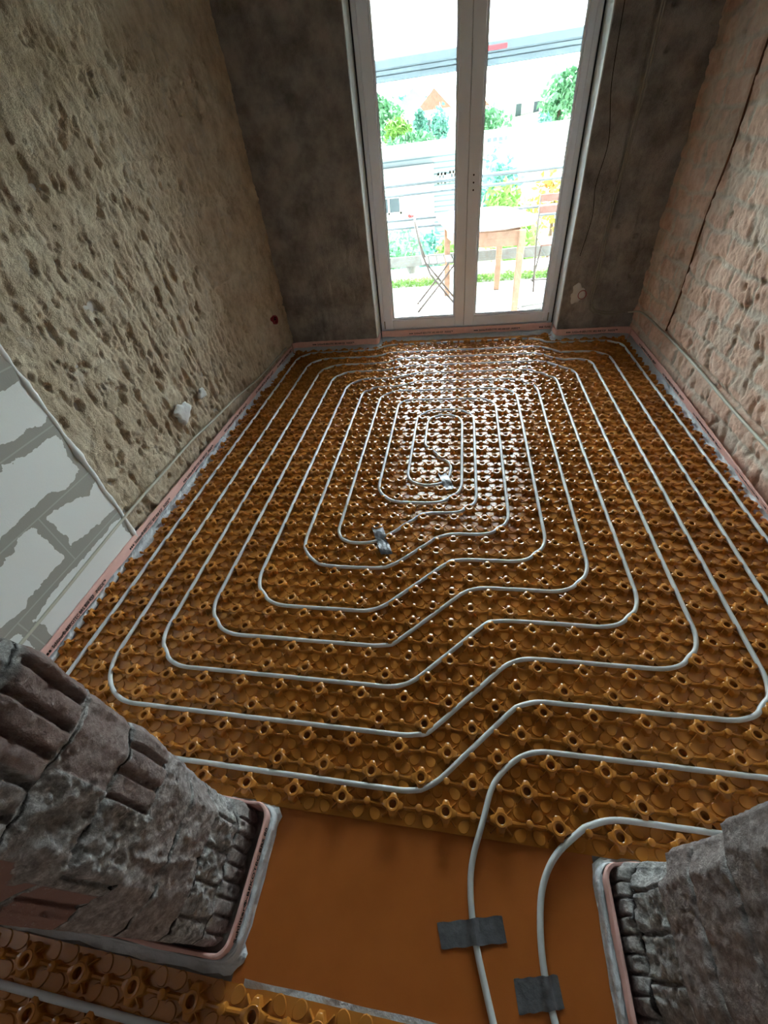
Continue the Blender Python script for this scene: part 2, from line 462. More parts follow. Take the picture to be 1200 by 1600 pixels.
# right wall: bricks with mortar, hacked
def brick_rel(S, Z, w=.26, h=.125, seed=3):
    Sw = S+.045*fbm(S*8, Z*9, seed); Zw = Z+.030*fbm(S*6+3, Z*7, seed+4)
    row = np.floor(Zw/h); off = (row % 2)*.5*w
    fx = ((Sw+off)/w) % 1; fz = (Zw/h) % 1
    ex = np.minimum(fx, 1-fx)*w; ez = np.minimum(fz, 1-fz)*h
    e = np.minimum(ex, ez)
    idr = _h(np.floor((Sw+off)/w), row, 5)
    return smst(.003, .022, e), idr
def disp_right(S, Z):
    Y = YB-S
    e, idr = brick_rel(S, Z)
    n = fbm(S*28, Z*28, 121, 4); g = fbm((S+Z*.5)*20, (Z-S*.4)*9, 130, 3)
    d = .007*e+idr*.008 + n*.006 - np.maximum(0, g-.1)*.032 + fbm(S*2.5, Z*2.5, 140, 3)*.008 + (1-np.abs(fbm((S+Z*.6)*19, (Z-S*.5)*10, 171, 3))*2.2)*.0045 + fbm(S*70, Z*60, 191, 3)*.003
    # vertical conduit chase
    yc = 2.87+.012*np.sin(Z*9)
    d = d+pits(Y, Z, HOLES_W)
    d -= .034*np.exp(-((Y-yc)/.014)**2)*smst(.2, .24, Z)
    # low horizontal chase with the cable
    zc = .235-.02*smst(2.2, 1.2, Y)-.0*Y
    d -= .028*np.exp(-((Z-zc)/.018)**2)*smst(2.95, 2.85, Y)
    return d
def brk_right(S, Z):
    e, idr = brick_rel(S, Z)
    m = smst(.30, .5, vn(S*6, Z*7, 200)*.6+vn(S*17, Z*19, 201)*.4)
    return np.clip(e*(.35+.65*m)*smst(.1, .35, idr+.15), 0, 1)
wr = rough_wall('wall_right', (XR, YB+.02), (XR, YF), 0, H, (-1, 0), disp_right, M_WR, .0068, brk_right)
tag(wr, kind='structure')
mb = MB(); mb.box(XR+.03, XR+.25, YF-.3, YB+.3, -.1, H); mb.build('wall_right_core', M_CEIL, wr)

# floor and ceilings
mb = MB(); mb.box(-2.3, 3.6, -3.6, 3.9, -.2, -.0085)
o = mb.build('floor', M_SOIL); tag(o, kind='structure')
mb = MB(); mb.box(XL-.25, XR+.25, YF-.3, YB+.35, H, H+.2); mb.box(-2.3, 3.6, -3.6, YF-.28, H, H+.2)
o = mb.build('ceiling', M_REAR); tag(o, kind='structure')
# rear room the photographer stands at the edge of, with an unseen window opening added for fill daylight
mb = MB(); mb.box(-2.3, -2.1, -3.6, YF-.28, 0, H); o = mb.build('wall_rear_left', M_REAR); tag(o, kind='structure')
mb = MB(); mb.box(3.4, 3.6, -3.6, YF-.28, 0, H); o = mb.build('wall_rear_right', M_REAR); tag(o, kind='structure')
mb = MB(); mb.box(-2.1, 0.5, -3.5, -3.3, 0, H); mb.box(1.0, 3.4, -3.5, -3.3, 0, H); mb.box(.5, 1.0, -3.5, -3.3, 0, 1.25); mb.box(.5, 1.0, -3.5, -3.3, 1.85, H)
o = mb.build('wall_rear', M_REAR); tag(o, kind='structure')

# ------------------------------------------------------------------ doorway wall with broken brick jambs
def jamb(side):
    # grid over: room face -> corner -> jamb face -> corner -> rear face
    s = side                       # -1: left pier, +1: right pier
    dz = .0030; du = .0030
    zt = 1.32 if s < 0 else 1.0
    z = np.concatenate([np.arange(0, zt, dz), np.arange(zt, H+.001, .03)])
    u_face = np.arange(0, .28+1e-6, du)
    ext = 1.05
    pre = -np.arange(du, .10, du*1.5)[::-1]; pre = np.concatenate([-np.linspace(ext, .11, 24), pre])
    post = .28+np.arange(du, .10, du*1.5); post = np.concatenate([post, .28+np.linspace(.11, 1.6, 30)])
    U = np.concatenate([pre, u_face, post])
    UU, Z = np.meshgrid(U, z, indexing='ij')
    u = np.clip(UU, 0, .28)
    n1 = fbm(UU*35, Z*35, 300+s, 5); n2 = fbm(UU*9, Z*9, 320+s, 3); n3 = fbm(UU*110, Z*110, 350+s, 3)
    rec = np.zeros_like(Z); red = np.full_like(Z, .30)
    Zn = Z+.006*fbm(UU*25, Z*6, 333, 2)
    def band(a, b): return (Zn >= a) & (Zn < b)
    def ribs(per, duty, depth, ph=0., soft=.12):
        f = ((u+ph+.003*fbm(Z*20, UU*3, 8))/per) % 1
        return depth*smst(duty, duty+soft, f)*smst(1.0, 1-soft, f)
    if s < 0:
        base = np.interp(Z, [0, .10, .13, .25, .5, .8, .93, .96, 1.3, 3], [0, 0, .004, .010, .022, .032, .034, .065, .07, .07])
        rough = np.full_like(Z, .0035)
        m = band(0, .112); rec[m] += ribs(.034, .72, .010)[m]; red[m] = .42; rough[m] = .0015
        m = band(.125, .245); rec[m] += (.006+ribs(.066, .80, .016, .01))[m]; red[m] = .05; rough[m] = .0045
        m = band(.25, .51); red[m] = .42; rough[m] = .0022; rec[m] += .006
        m = band(.515, .645)
        rb = np.where(u < .115, ribs(.044, .62, .014, .01), np.where(u > .215, ribs(.033, .66, .013), -.004+0*u)); rec[m] += rb[m]
        red[m] = np.where(u > .24, 1.2, np.where(u < .115, .75, .12))[m]; rough[m] = np.where((u < .115) | (u > .24), .0018, .006)[m]
        m = band(.655, .785); k = (u < .11) | (u > .235+.02*fbm(Z*20, Z*0, 3)); red[m] = np.where(u > .2, np.where(k, 1.35, .15), np.where(k, .80, .15))[m]; rough[m] = np.where(k, .0018, .0065)[m]; rec[m] += np.where(k, .004, -.002)[m]
        m = band(.80, .935); rec[m] += ribs(.042, .62, .020, .02)[m]; red[m] = np.where(u < .13, .85, .25)[m]; rough[m] = .002
        m = Zn >= .95; rough[m] = .012; red[m] = .05; rec[m] += .004
        for zj, w in ((.118, .006), (.247, .005), (.383, .003), (.513, .006), (.650, .006), (.792, .008), (.942, .008)):
            rec += .013*np.exp(-((Zn-zj)/w)**2)*(.4+.6*smst(.25, .5, vn(u*25, u*0+zj*33, 12)))
        # diagonal mortar tongues
        rec -= .004*np.exp(-((u-.17-.1*(Z-.4)+.02*fbm(Z*9, Z*0, 2))/.006)**2)*((Z > .27) & (Z < .5))
        # ragged far arris
        ar = np.interp(Z, [0, .1, .13, .3, .36, .46, .5, .62, .66, .80, .93, 1.0, 3], [.010, .012, .05, .045, .035, .012, .016, .004, .018, .010, .004, .012, .03])
        nr = np.interp(Z, [0, .2, .4, .6, .9, 1.2, 3], [.004, .004, .03, .07, .08, .08, .06])
        xf = .219
        zjs = (.118, .247, .383, .513, .650, .792, .942)
    else:
        base = np.interp(Z, [0, .10, .14, .25, .5, .8, 3], [0, 0, .03, .034, .036, .030, .03])
        rough = np.full_like(Z, .003); red[:] = .16
        m = band(0, .10); rec[m] += ribs(.032, .72, .011)[m]; red[m] = .2; rough[m] = .0018
        m = band(.11, .24); rec[m] += (ribs(.074, .84, .026, .02))[m]; red[m] = .05; rough[m] = .0045
        m = Zn >= .25; rough[m] = .0020; red[m] = .50; rec[m] -= .006
        for zj, w in ((.105, .006), (.247, .004), (.388, .0035), (.545, .0035), (.70, .004), (.85, .004)):
            zz = zj+.004*fbm(UU*30, UU*0+zj, 5)
            rec += .030*np.exp(-((Z-zz)/(w*1.5))**2)*(.4+.6*smst(.25, .5, vn(u*22, u*0+zj*40, 6)))
        for zj in (.32, .465, .62): rec += .006*np.exp(-((Z-zj-.03*u)/.003)**2)*smst(.4, .6, vn(u*16, u*0+zj*30, 7))
        ar = np.interp(Z, [0, .11, .13, .16, .26, .30, .44, .47, .53, .56, .7, 3], [.01, .01, .03, .05, .045, .012, .03, .042, .036, .008, .02, .02])
        nr = np.interp(Z, [0, 1, 3], [.01, .02, .03])
        xf = 1.150
        zjs = (.105, .247, .388, .545, .70, .85)
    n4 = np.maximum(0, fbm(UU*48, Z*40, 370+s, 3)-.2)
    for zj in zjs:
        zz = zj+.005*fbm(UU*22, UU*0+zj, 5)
        red = red-(2.4 if s > 0 else 1.7)*np.exp(-((Z-zz)/(.0040 if s > 0 else .003))**2)*((.72 if s > 0 else .3)+(.28 if s > 0 else .7)*smst(.2, .4, vn(u*20, u*0+zj*40, 6+s)))  # crack lines along the joints, their crevice shade put into the colour
    rec = rec + base + rough*n1*2.2 + .005*n2 + rough*1.0*n3 + n4*(.012+rough*2)*(1 if s < 0 else .35)
    # slopes at the two arrises
    cr = .028
    rec = rec + ar*smst(.055, .0, u) + nr*smst(.215, .28, u)
    # plan position
    on_face = (UU >= 0) & (UU <= .28)
    X = np.where(on_face, xf + s*rec, 0.0)
    Y = YF - u + 0*Z
    rnd = .012
    Y = np.where(on_face, YF-.012+ -(.256/.28)*u*1.0 - 0*u, Y)
    xe0 = xf + s*rec[np.argmin(np.abs(U-0))][None, :]
    xe1 = xf + s*rec[np.argmin(np.abs(U-.28))][None, :]
    d0 = np.maximum(0, -UU); d1 = np.maximum(0, UU-.28)
    X = np.where(UU < 0, xe0 + s*d0, X); Y = np.where(UU < 0, YF-.012+.012*smst(0, .02, d0)+.004*n1, Y)
    X = np.where(UU > .28, xe1 + s*d1, X); Y = np.where(UU > .28, YF-.268-.012*smst(0, .02, d1)+.003*n1, Y)
    lim = (XL+.02) if s < 0 else (XR-.02)
    X = np.where((UU < 0), np.maximum(X, lim) if s < 0 else np.minimum(X, lim), X)
    P = np.stack([X, Y, Z], 2)
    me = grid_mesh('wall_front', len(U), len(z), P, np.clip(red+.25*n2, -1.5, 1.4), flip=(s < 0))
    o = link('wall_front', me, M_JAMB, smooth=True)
    tag(o, kind='structure')
    return o
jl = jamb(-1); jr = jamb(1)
mb = MB(); mb.box(.02, 1.3, -.335, -.065, 2.15, H)
o = mb.build('wall_front', M_JAMB); tag(o, kind='structure')

# ------------------------------------------------------------------ studded floor panels
A = .075
ZB = -.0020
def nub_arrays():
    vs = []; fs = []
    def add(v, f):
        b = len(vs); vs.extend(v); fs.extend([tuple(i+b for i in q) for q in f])
    n = 32
    def prof(th):
        ph = abs(((th+math.pi/4) % (math.pi/2))-math.pi/4)
        ring = .0205
        if ph < math.radians(14): return .0290/math.cos(ph)
        t = (ph-math.radians(14))/math.radians(15)
        if t < 1: return .0290/math.cos(math.radians(14))*(1-t)+ring*t
        return ring
    th = [2*math.pi*k/n for k in range(n)]
    R = [prof(t) for t in th]
    def lob(k): return (R[k]-.0205)/.009
    rings = [
        [(R[k]*1.10, ZB) for k in range(n)],
        [(R[k]*1.02, .014) for k in range(n)],
        [(R[k], .0195-.0010*lob(k)) for k in range(n)],
        [(R[k]-.0016, .0212-.0012*lob(k)) for k in range(n)],
        [(.0184, .0214) for k in range(n)],
        [(.0172, .0242) for k in range(n)],
        [(.0124, .0242) for k in range(n)],
        [(.0106, .0226) for k in range(n)],
        [(.0098, .004) for k in range(n)],
    ]
    v = [(r*math.cos(th[k]), r*math.sin(th[k]), z) for rg in rings for k, (r, z) in enumerate(rg)]
    m = len(rings)
    f = [(i*n+k, i*n+(k+1) % n, (i+1)*n+(k+1) % n, (i+1)*n+k) for i in range(m-1) for k in range(n)]
    f.append(tuple((m-1)*n+k for k in range(n)))
    add(v, f)
    for q in range(4):                       # diagonal ribs
        a = math.pi/4+q*math.pi/2; c, s = math.cos(a), math.sin(a)
        w = .0018
        pp = [(.018, -w, ZB), (.041, -w, ZB), (.041, w, ZB), (.018, w, ZB), (.018, -w*.7, .0160), (.040, -w*.7, .0100), (.040, w*.7, .0100), (.018, w*.7, .0160)]
        add([(x*c-y*s, x*s+y*c, z) for x, y, z in pp], [(0, 1, 5, 4), (1, 2, 6, 5), (2, 3, 7, 6), (4, 5, 6, 7)])
    for sgn in (1, -1):                      # low saddles towards the small posts
        xs = [.024, .0285, .034, .042, .052, .067]; zs = [.0165, .0085, .0046, .0046, .0075, .0135]
        v = []
        for x, z in zip(xs, zs):
            for yy, zz in ((-.006, ZB), (-.0022, z), (.0022, z), (.006, ZB)): v.append((sgn*x, yy*sgn, zz))
        f = [(i*4+k, (i+1)*4+k, (i+1)*4+k+1, i*4+k+1) for i in range(5) for k in range(3)]
        add(v, f)
    return np.array(vs), fs
def post_arrays():
    vs = []; fs = []
    n = 14
    def add(v, f):
        b = len(vs); vs.extend(v); fs.extend([tuple(i+b for i in q) for q in f])
    pr = [(.0112, ZB), (.0099, .010), (.0095, .0205), (.0080, .0218)]
    v = [(r*math.cos(2*math.pi*(k+.5)/n), r*math.sin(2*math.pi*(k+.5)/n), z) for r, z in pr for k in range(n)]
    f = [(i*n+k, i*n+(k+1) % n, (i+1)*n+(k+1) % n, (i+1)*n+k) for i in range(3) for k in range(n)] + [tuple(3*n+k for k in range(n))]
    add(v, f)
    for sx in (1, -1):
        for sy in (1, -1):
            a = math.atan2(sy, sx); c, s = math.cos(a), math.sin(a)
            m = 16; cx = .0330
            v = []
            for rr, z in ((1, ZB), (.90, ZB+.0036)):
                for k in range(m):
                    t = 2*math.pi*k/m; x = cx+rr*.0190*math.cos(t); y = rr*.0150*math.sin(t)*(1+.18*math.cos(t))
                    v.append((x*c-y*s, x*s+y*c, z))
            f = [(k, (k+1) % m, m+(k+1) % m, m+k) for k in range(m)] + [tuple(m+k for k in range(m))]
            add(v, f)
    return np.array(vs), fs
NUB_V, NUB_F = nub_arrays(); POST_V, POST_F = post_arrays()

def panel(name, ox, oy, i0, i1, j0, j1, edge_l=None, edge_r=None, y_hi=None, y_lo=None, zoff=0.0, par=0, cut=None):
    """cells i0..i1, j0..j1 of the 75 mm stud grid with origin (ox, oy); edge functions cut it beside the walls"""
    V = []; F = []; nb = 0
    def put(Tv, Tf, x, y):
        nonlocal nb
        V.append(Tv+np.array([x, y, 0])); F.extend([tuple(k+nb for k in q) for q in Tf]); nb += len(Tv)
    y0 = oy+(j0-.5)*A if y_lo is None else y_lo
    y1 = oy+(j1+.5)*A if y_hi is None else y_hi
    x0 = ox+(i0-.5)*A; x1 = ox+(i1+.5)*A
    for i in range(i0, i1+1):
        for j in range(j0, j1+1):
            x = ox+i*A; y = oy+j*A
            if y+.012 > y1 or y-.012 < y0: continue
            jag = .006*math.sin(j*7.3+i)
            if edge_l and x+.022 < edge_l(y)+jag: continue
            if edge_r and x-.022 > edge_r(y)+jag: continue
            if (i+j) % 2 == par: put(NUB_V, NUB_F, x, y)
            else: put(POST_V, POST_F, x, y)
    # thin sheet with a slightly ragged cut edge
    ys = np.linspace(y0, y1, max(2, int((y1-y0)/.02)+1))
    Lx = [max(x0, float(edge_l(y))+.006*math.sin(y*91)+.004*math.sin(y*230)) if edge_l else x0 for y in ys]
    Rx = [min(x1, float(edge_r(y))+.006*math.sin(y*87)+.004*math.sin(y*210)) if edge_r else x1 for y in ys]
    m = len(ys)
    sv = []
    for z in (ZB, ZB-.0012):
        for k in range(m): sv += [(Lx[k], ys[k], z), (Rx[k], ys[k], z)]
    sf = []
    for k in range(m-1):
        a = 2*k; b = a+2*m
        sf += [(a, a+1, a+3, a+2), (b, b+2, b+3, b+1), (a, a+2, b+2, b), (a+1, b+1, b+3, a+3)]
    e = 2*(m-1); sf += [(0, 2*m, 2*m+1, 1), (e, e+1, 2*m+e+1, 2*m+e)]
    put(np.array(sv), sf, 0, 0)
    P = np.concatenate(V); P[:, 2] += zoff
    me = bpy.data.meshes.new(name); me.from_pydata(P.tolist(), [], F)
    me.update()
    if edge_l or edge_r:
        import bmesh
        bm = bmesh.new(); bm.from_mesh(me)
        for e_, sg in ((edge_l, 1), (edge_r, -1)):
            if not e_: continue
            a_ = Vector((float(e_(y0+.05)), y0+.05, 0)); b_ = Vector((float(e_(y1-.02)), y1-.02, 0)); d_ = (b_-a_).normalized()
            bmesh.ops.bisect_plane(bm, geom=bm.verts[:]+bm.edges[:]+bm.faces[:], plane_co=a_-Vector((sg*.004, 0, 0)), plane_no=Vector((d_.y*sg, -d_.x*sg, 0)), clear_inner=True)
        bm.to_mesh(me); bm.free()
    o = link(name, me, M_FOIL)
    auto_smooth(o, 42)
    return o
def pel(y): return np.interp(y, [-1, .86, .862, 2.6, 3.6], [-.823, -.823, -.805, -.812, -.775])
def per(y): return np.interp(y, [-1, 1.2, 3.6], [2.128, 2.128, 2.105])
rows = [(-1, 11, 'nearest the doorway'), (12, 23, 'second row from the doorway'), (24, 35, 'third row from the doorway'), (36, 47, 'farthest row by the glass door')]
cols = [(-12, 3, 'left wall side'), (4, 19, 'middle of the room'), (20, 29, 'right wall side')]
for ri, (j0, j1, rn) in enumerate(rows):
    for ci, (i0, i1, cn) in enumerate(cols):
        kw = dict(edge_l=pel if ci == 0 else None, edge_r=per if ci == 2 else None)
        if ri == 0: j0e = 0; kw['y_lo'] = -.043
        else: j0e = j0
        if ri == 3:
            kw['y_hi'] = 3.655 if ci == 1 else 3.49
            if ci == 1: pass
        o = panel('studded_floor_panel', 0, 0, i0, i1, j0e, j1, **kw)
        tag(o, 'amber studded underfloor heating panel, %s, %s' % (rn, cn), 'floor panel', 'studded heating panels of the main room')
# small offcuts that fill the niche on both sides of the centre panel
o = panel('studded_floor_panel', 0, 0, 1, 3, 47, 48, y_lo=3.4905, y_hi=3.655)
tag(o, 'small amber studded offcut at the left end of the door recess', 'floor panel', 'studded heating panels of the main room')
o = panel('studded_floor_panel', 0, 0, 20, 20, 47, 48, y_lo=3.4905, y_hi=3.655)
tag(o, 'tiny amber studded offcut at the right end of the door recess', 'floor panel', 'studded heating panels of the main room')
# rear room panels (stud grid has its own offset)
RX, RY = .040, -.427
o = panel('studded_floor_panel', RX, RY, -15, 0, -12, 0, y_hi=-.387, zoff=0)
tag(o, 'shaded amber studded panel below the left broken brick jamb', 'floor panel', 'studded heating panels of the near room')
o = panel('studded_floor_panel', RX, RY, 1, 16, -12, 0, y_hi=-.387, zoff=0)
tag(o, 'lit amber studded panel at the bottom edge of the smooth threshold sheet', 'floor panel', 'studded heating panels of the near room')

# ------------------------------------------------------------------ smooth threshold sheet
mb = MB()
nx, ny = 40, 14
xs = np.linspace(.262, 1.128, nx); ys = np.linspace(-.40, -.03, ny)
vsx = []
for y in ys:
    for x in xs: vsx.append((x, y, -.0070))
mb.add(vsx, [(j*nx+i, j*nx+i+1, (j+1)*nx+i+1, (j+1)*nx+i) for j in range(ny-1) for i in range(nx-1)])
mb.box(.262, 1.128, -.40, -.03, -.0083, -.0072)
o = mb.build('threshold_membrane', M_MEMB)
tag(o, 'smooth rust orange sheet lying in the doorway between the brick jambs', 'membrane')
mb = MB()
n = 24
v = []
for k in range(n):
    x = .296+(1.12-.296)*k/(n-1); lift = -.003+.006*math.exp(-((x-.30)/.05)**2)
    v += [(x, -.377-.001*math.sin(k), lift), (x, -.392, -.0032+lift*.3), (x, -.377-.001*math.sin(k), lift-.0015), (x, -.392, -.0045+lift*.3)]
f = []
for k in range(n-1):
    a = 4*k; f += [(a, a+1, a+5, a+4), (a+2, a+6, a+7, a+3), (a, a+4, a+6, a+2), (a+1, a+3, a+7, a+5)]
f += [(0, 2, 3, 1), (4*n-4, 4*n-3, 4*n-1, 4*n-2)]
mb.add(v, f)
o = mb.build('joint_tape', M_FILM)
tag(o, 'thin white strip along the front edge of the orange threshold sheet', 'tape')

# ------------------------------------------------------------------ heating pipe
def fillet(pts, r):
    P = [np.array(p[:2], float) for p in pts]; rr = [p[2] if len(p) > 2 else r for p in pts]
    out = [P[0]]
    for k in range(1, len(P)-1):
        a, b, c = P[k-1], P[k], P[k+1]
        d1 = a-b; d2 = c-b; l1 = np.linalg.norm(d1); l2 = np.linalg.norm(d2); d1 /= l1; d2 /= l2
        cosang = np.clip(np.dot(d1, d2), -1, 1); ang = math.acos(cosang)
        if math.pi-ang < .02: out.append(b); continue
        t = rr[k]/math.tan(ang/2); t = min(t, l1*.49, l2*.49); R = t*math.tan(ang/2)
        p1 = b+d1*t; p2 = b+d2*t
        cdir = (d1+d2); cdir /= np.linalg.norm(cdir); cc = b+cdir*(R/math.sin(ang/2))
        a1 = math.atan2(*(p1-cc)[::-1]); a2 = math.atan2(*(p2-cc)[::-1])
        da = (a2-a1+math.pi) % (2*math.pi)-math.pi
        m = max(3, int(abs(da)/.05))
        for q in range(m+1):
            t_ = a1+da*q/m; out.append(cc+R*np.array([math.cos(t_), math.sin(t_)]))
    out.append(P[-1]); return out
route = [(12.03, -14), (12.03, -7.5), (11.75, -5.6, 3), (10.95, -3.0, 5), (10.85, -1.5, 3), (11.42, .1, 2), (11.75, 1.2, 2), (13.1, 2.5, 2.2), (25.5, 2.5), (25.5, 42.6), (21.0, 42.6, 2), (19.0, 44.5, 2),
         (2.0, 44.5, 2), (.4, 43.5, 2), (-7.5, 43.5, 2.4), (-7.5, 2.5, 2.6), (9.0, 2.5), (13.0, 6.5), (21.5, 6.5), (21.5, 37.7, 2), (18.8, 40.5, 2), (3.8, 40.5, 2), (2.2, 39.5, 2),
         (-3.5, 39.5), (-3.5, 6.5), (7.0, 6.5), (11.0, 10.5), (17.5, 10.5), (17.5, 34.6, 2), (15.5, 36.5, 2), (5.8, 36.5, 2), (4.2, 35.5, 2), (.5, 35.5), (.5, 11.5), (6.2, 11.5), (9.4, 14.6),
         (13.5, 14.6, 2), (13.5, 32.5, 1.8), (5.3, 32.5, 1.8), (4.5, 31.8, 1), (4.5, 17.5, 2), (10.5, 17.5, 2.2), (10.5, 29.5, 1.5), (7.5, 29.5, 1.6), (7.5, 24.6, .8), (9.75, 22.0, 1.3), (9.5, 19.5, 1.3),
         (6.5, 19.4, 1.7), (6.5, 30.5, 2), (11.5, 30.5, 2), (11.5, 16.6, 2.2), (8.1, 16.5, 2), (5.1, 13.5, 2), (2.5, 13.5, 2), (2.5, 34.5, 2), (15.5, 34.5, 2), (15.5, 12.5, 2.2), (10.0, 12.5), (6.0, 8.5),
         (-1.5, 8.5), (-1.5, 37.5), (3.4, 37.5, 2), (5.3, 38.5, 2), (17.3, 38.5, 2), (19.5, 36.4, 2), (19.5, 8.5), (12.0, 8.5), (8.0, 4.5), (-5.5, 4.5), (-5.5, 41.5), (1.6, 41.5, 2), (3.3, 42.6, 2),
         (18.5, 42.6, 2), (20.4, 40.7, 2), (23.5, 40.7, 2), (23.5, 4.5), (13.2, 4.5), (9.2, .5), (-9.5, .5), (-9.5, 45.5), (-.7, 45.5, 2), (1.8, 47.0, 2), (18.8, 47.0, 2), (20.3, 45.4, 2), (27.5, 45.4, 2),
         (27.5, .55, 2.3), (15.4, .55, 3), (13.25, -1.1, 4), (12.95, -3.4, 5), (13.6, -6.2, 3), (14.03, -8, 2), (14.03, -14)]
pl = fillet(route, 2.3)
dense = []
for a, b in zip(pl[:-1], pl[1:]):
    L_ = np.linalg.norm(b-a); m = max(1, int(L_/.5)); dense += [a+(b-a)*k/m for k in range(m)]
dense.append(pl[-1])
_d = np.array(dense); _c = np.concatenate([[0], np.cumsum(np.linalg.norm(np.diff(_d, axis=0), axis=1))])
_t = np.linspace(0, _c[-1], int(_c[-1]/.17)); dense = list(np.stack([np.interp(_t, _c, _d[:, 0]), np.interp(_t, _c, _d[:, 1])], 1))
def pz(p):
    y = p[1]
    z = .0128+.0006*math.sin(p[0]*1.7+y*.9)
    t = min(1, max(0, (-.2-y)/1.6)); t = min(t, max(0, (y+5.6)/1.6)) if y < -4 else t
    z = z-(z-.0016)*t*t*(3-2*t)
    return z
PTS = [(p[0]*A, p[1]*A, pz(p)) for p in dense]
PTS = np.array(PTS)
for _it in range(5):            # ease the pipe sideways where a bend would brush a stud
    for k in range(1, len(PTS)-1):
        x, y = PTS[k, 0]/A, PTS[k, 1]/A
        if y < -.45: continue
        for gi in (math.floor(x), math.floor(x)+1):
            for gj in (math.floor(y), math.floor(y)+1):
                if gj < 0: continue
                dx, dy = PTS[k, 0]-gi*A, PTS[k, 1]-gj*A; dd = math.hypot(dx, dy)
                ax_ = abs(((math.atan2(dy, dx)+math.pi/4) % (math.pi/2))-math.pi/4)
                R_ = (.0305-.0050*min(1, max(0, (ax_-.2)/.26)) if (gi+gj) % 2 == 0 else .0155)
                if 1e-6 < dd < R_: PTS[k, 0] += dx/dd*(R_-dd)*.5; PTS[k, 1] += dy/dd*(R_-dd)*.5
    PTS[1:-1, :2] = PTS[1:-1, :2]*.7+(PTS[:-2, :2]+PTS[2:, :2])*.15
PTS = [tuple(p) for p in PTS]
keep = [PTS[0]]
for p in PTS[1:]:
    if (Vector(p)-Vector(keep[-1])).length > .002: keep.append(p)
mb = MB(); mb.tube(keep, .0078, 12)
o = mb.build('heating_pipe', M_PIPE, None, True)
tag(o, 'long pale grey heating pipe coiled in a double spiral over the studded floor', 'pipe')
mb = MB(); mb.tube([(-1.1, -.4725, .0128), (-.3, -.4725, .0128), (.10, -.4725, .0128), (.42, -.4725, .0128), (.60, -.4725, .0128)], .0078, 12)
o = mb.build('heating_pipe', M_PIPE, None, True)
tag(o, 'short dark shaded heating pipe in the near room below the left jamb', 'pipe')

# ------------------------------------------------------------------ duct tape patches
def tape_patch(quad, pipe_at, zf, label, crinkle=.0008, z0=.0018):
    q = [np.array(p) for p in quad]; n = 22; m = 14
    v = []
    for j in range(m+1):
        for i in range(n+1):
            s, t = i/n, j/m
            p = (q[0]*(1-s)+q[1]*s)*(1-t)+(q[3]*(1-s)+q[2]*s)*t
            ed = .0012*math.sin(s*23+t*3) if j in (0, m) else 0
            p = p+np.array([ed, ed])
            z = zf(p)+crinkle*2.2*float(fbm(np.array([p[0]*55]), np.array([p[1]*55]), 17, 3)[0])
            v.append((p[0], p[1], z))
    nn = len(v); v += [(x, y, z-.0008) for x, y, z in v]
    f = []
    w = n+1
    for j in range(m):
        for i in range(n):
            a = j*w+i; f += [(a, a+1, a+w+1, a+w), (a+nn, a+w+nn, a+w+1+nn, a+1+nn)]
    for i in range(n): f += [(i, i+nn, i+1+nn, i+1), (m*w+i, m*w+i+1, m*w+i+1+nn, m*w+i+nn)]
    for j in range(m): f += [(j*w, (j+1)*w, (j+1)*w+nn, j*w+nn), (j*w+n, j*w+n+nn, (j+1)*w+n+nn, (j+1)*w+n)]
    mb = MB(); mb.add(v, f)
    o = mb.build('duct_tape', M_TAPE, None, True); auto_smooth(o, 50)
    tag(o, label, 'tape', 'duct tape patches holding the pipe'); return o
KP = np.array(keep)
def over_pipe(base, rr=.0095, ends=None):
    def zf(p):
        d = np.hypot(KP[:, 0]-p[0], KP[:, 1]-p[1])
        k = int(np.argmin(d))
        # distance to polyline
        best = d[k]
        for a, b in ((k-1, k), (k, k+1)):
            if 0 <= a and b < len(KP):
                A_, B_ = KP[a, :2], KP[b, :2]; ab = B_-A_; t = np.clip(np.dot(p-A_, ab)/(ab@ab+1e-9), 0, 1)
                best = min(best, np.linalg.norm(A_+ab*t-p))
        top = KP[k, 2]+.0098
        bb = base(p) if callable(base) else base
        if best < rr: return max(bb, KP[k, 2]+math.sqrt(max(0, .0096**2-best**2)))
        return bb + max(0, (KP[k, 2]+.001-bb))*math.exp(-((best-rr)/.0035)**2)
    return zf
tape_patch([(.736, -.222), (.892, -.187), (.901, -.233), (.749, -.265)], None, over_pipe(-.0045), 'wide grey duct tape over the left pipe on the orange threshold sheet', .0004)
tape_patch([(.911, -.288), (1.008, -.267), (1.015, -.316), (.918, -.339)], None, over_pipe(-.0045), 'smaller shiny duct tape over the right pipe near the bottom edge', .0006)
tape_patch([(.345, 1.130), (.400, 1.140), (.478, .945), (.425, .940)], None, over_pipe(lambda p: .0215+.004*math.sin(p[1]*60), .011), 'crumpled duct tape across the pipe bend left of the spiral centre', .0014)
tape_patch([(.655, 1.560), (.700, 1.568), (.752, 1.425), (.702, 1.415)], None, over_pipe(lambda p: .0215+.004*math.sin(p[1]*60), .011), 'crumpled dark duct tape at the innermost end of the pipe spiral', .0014)

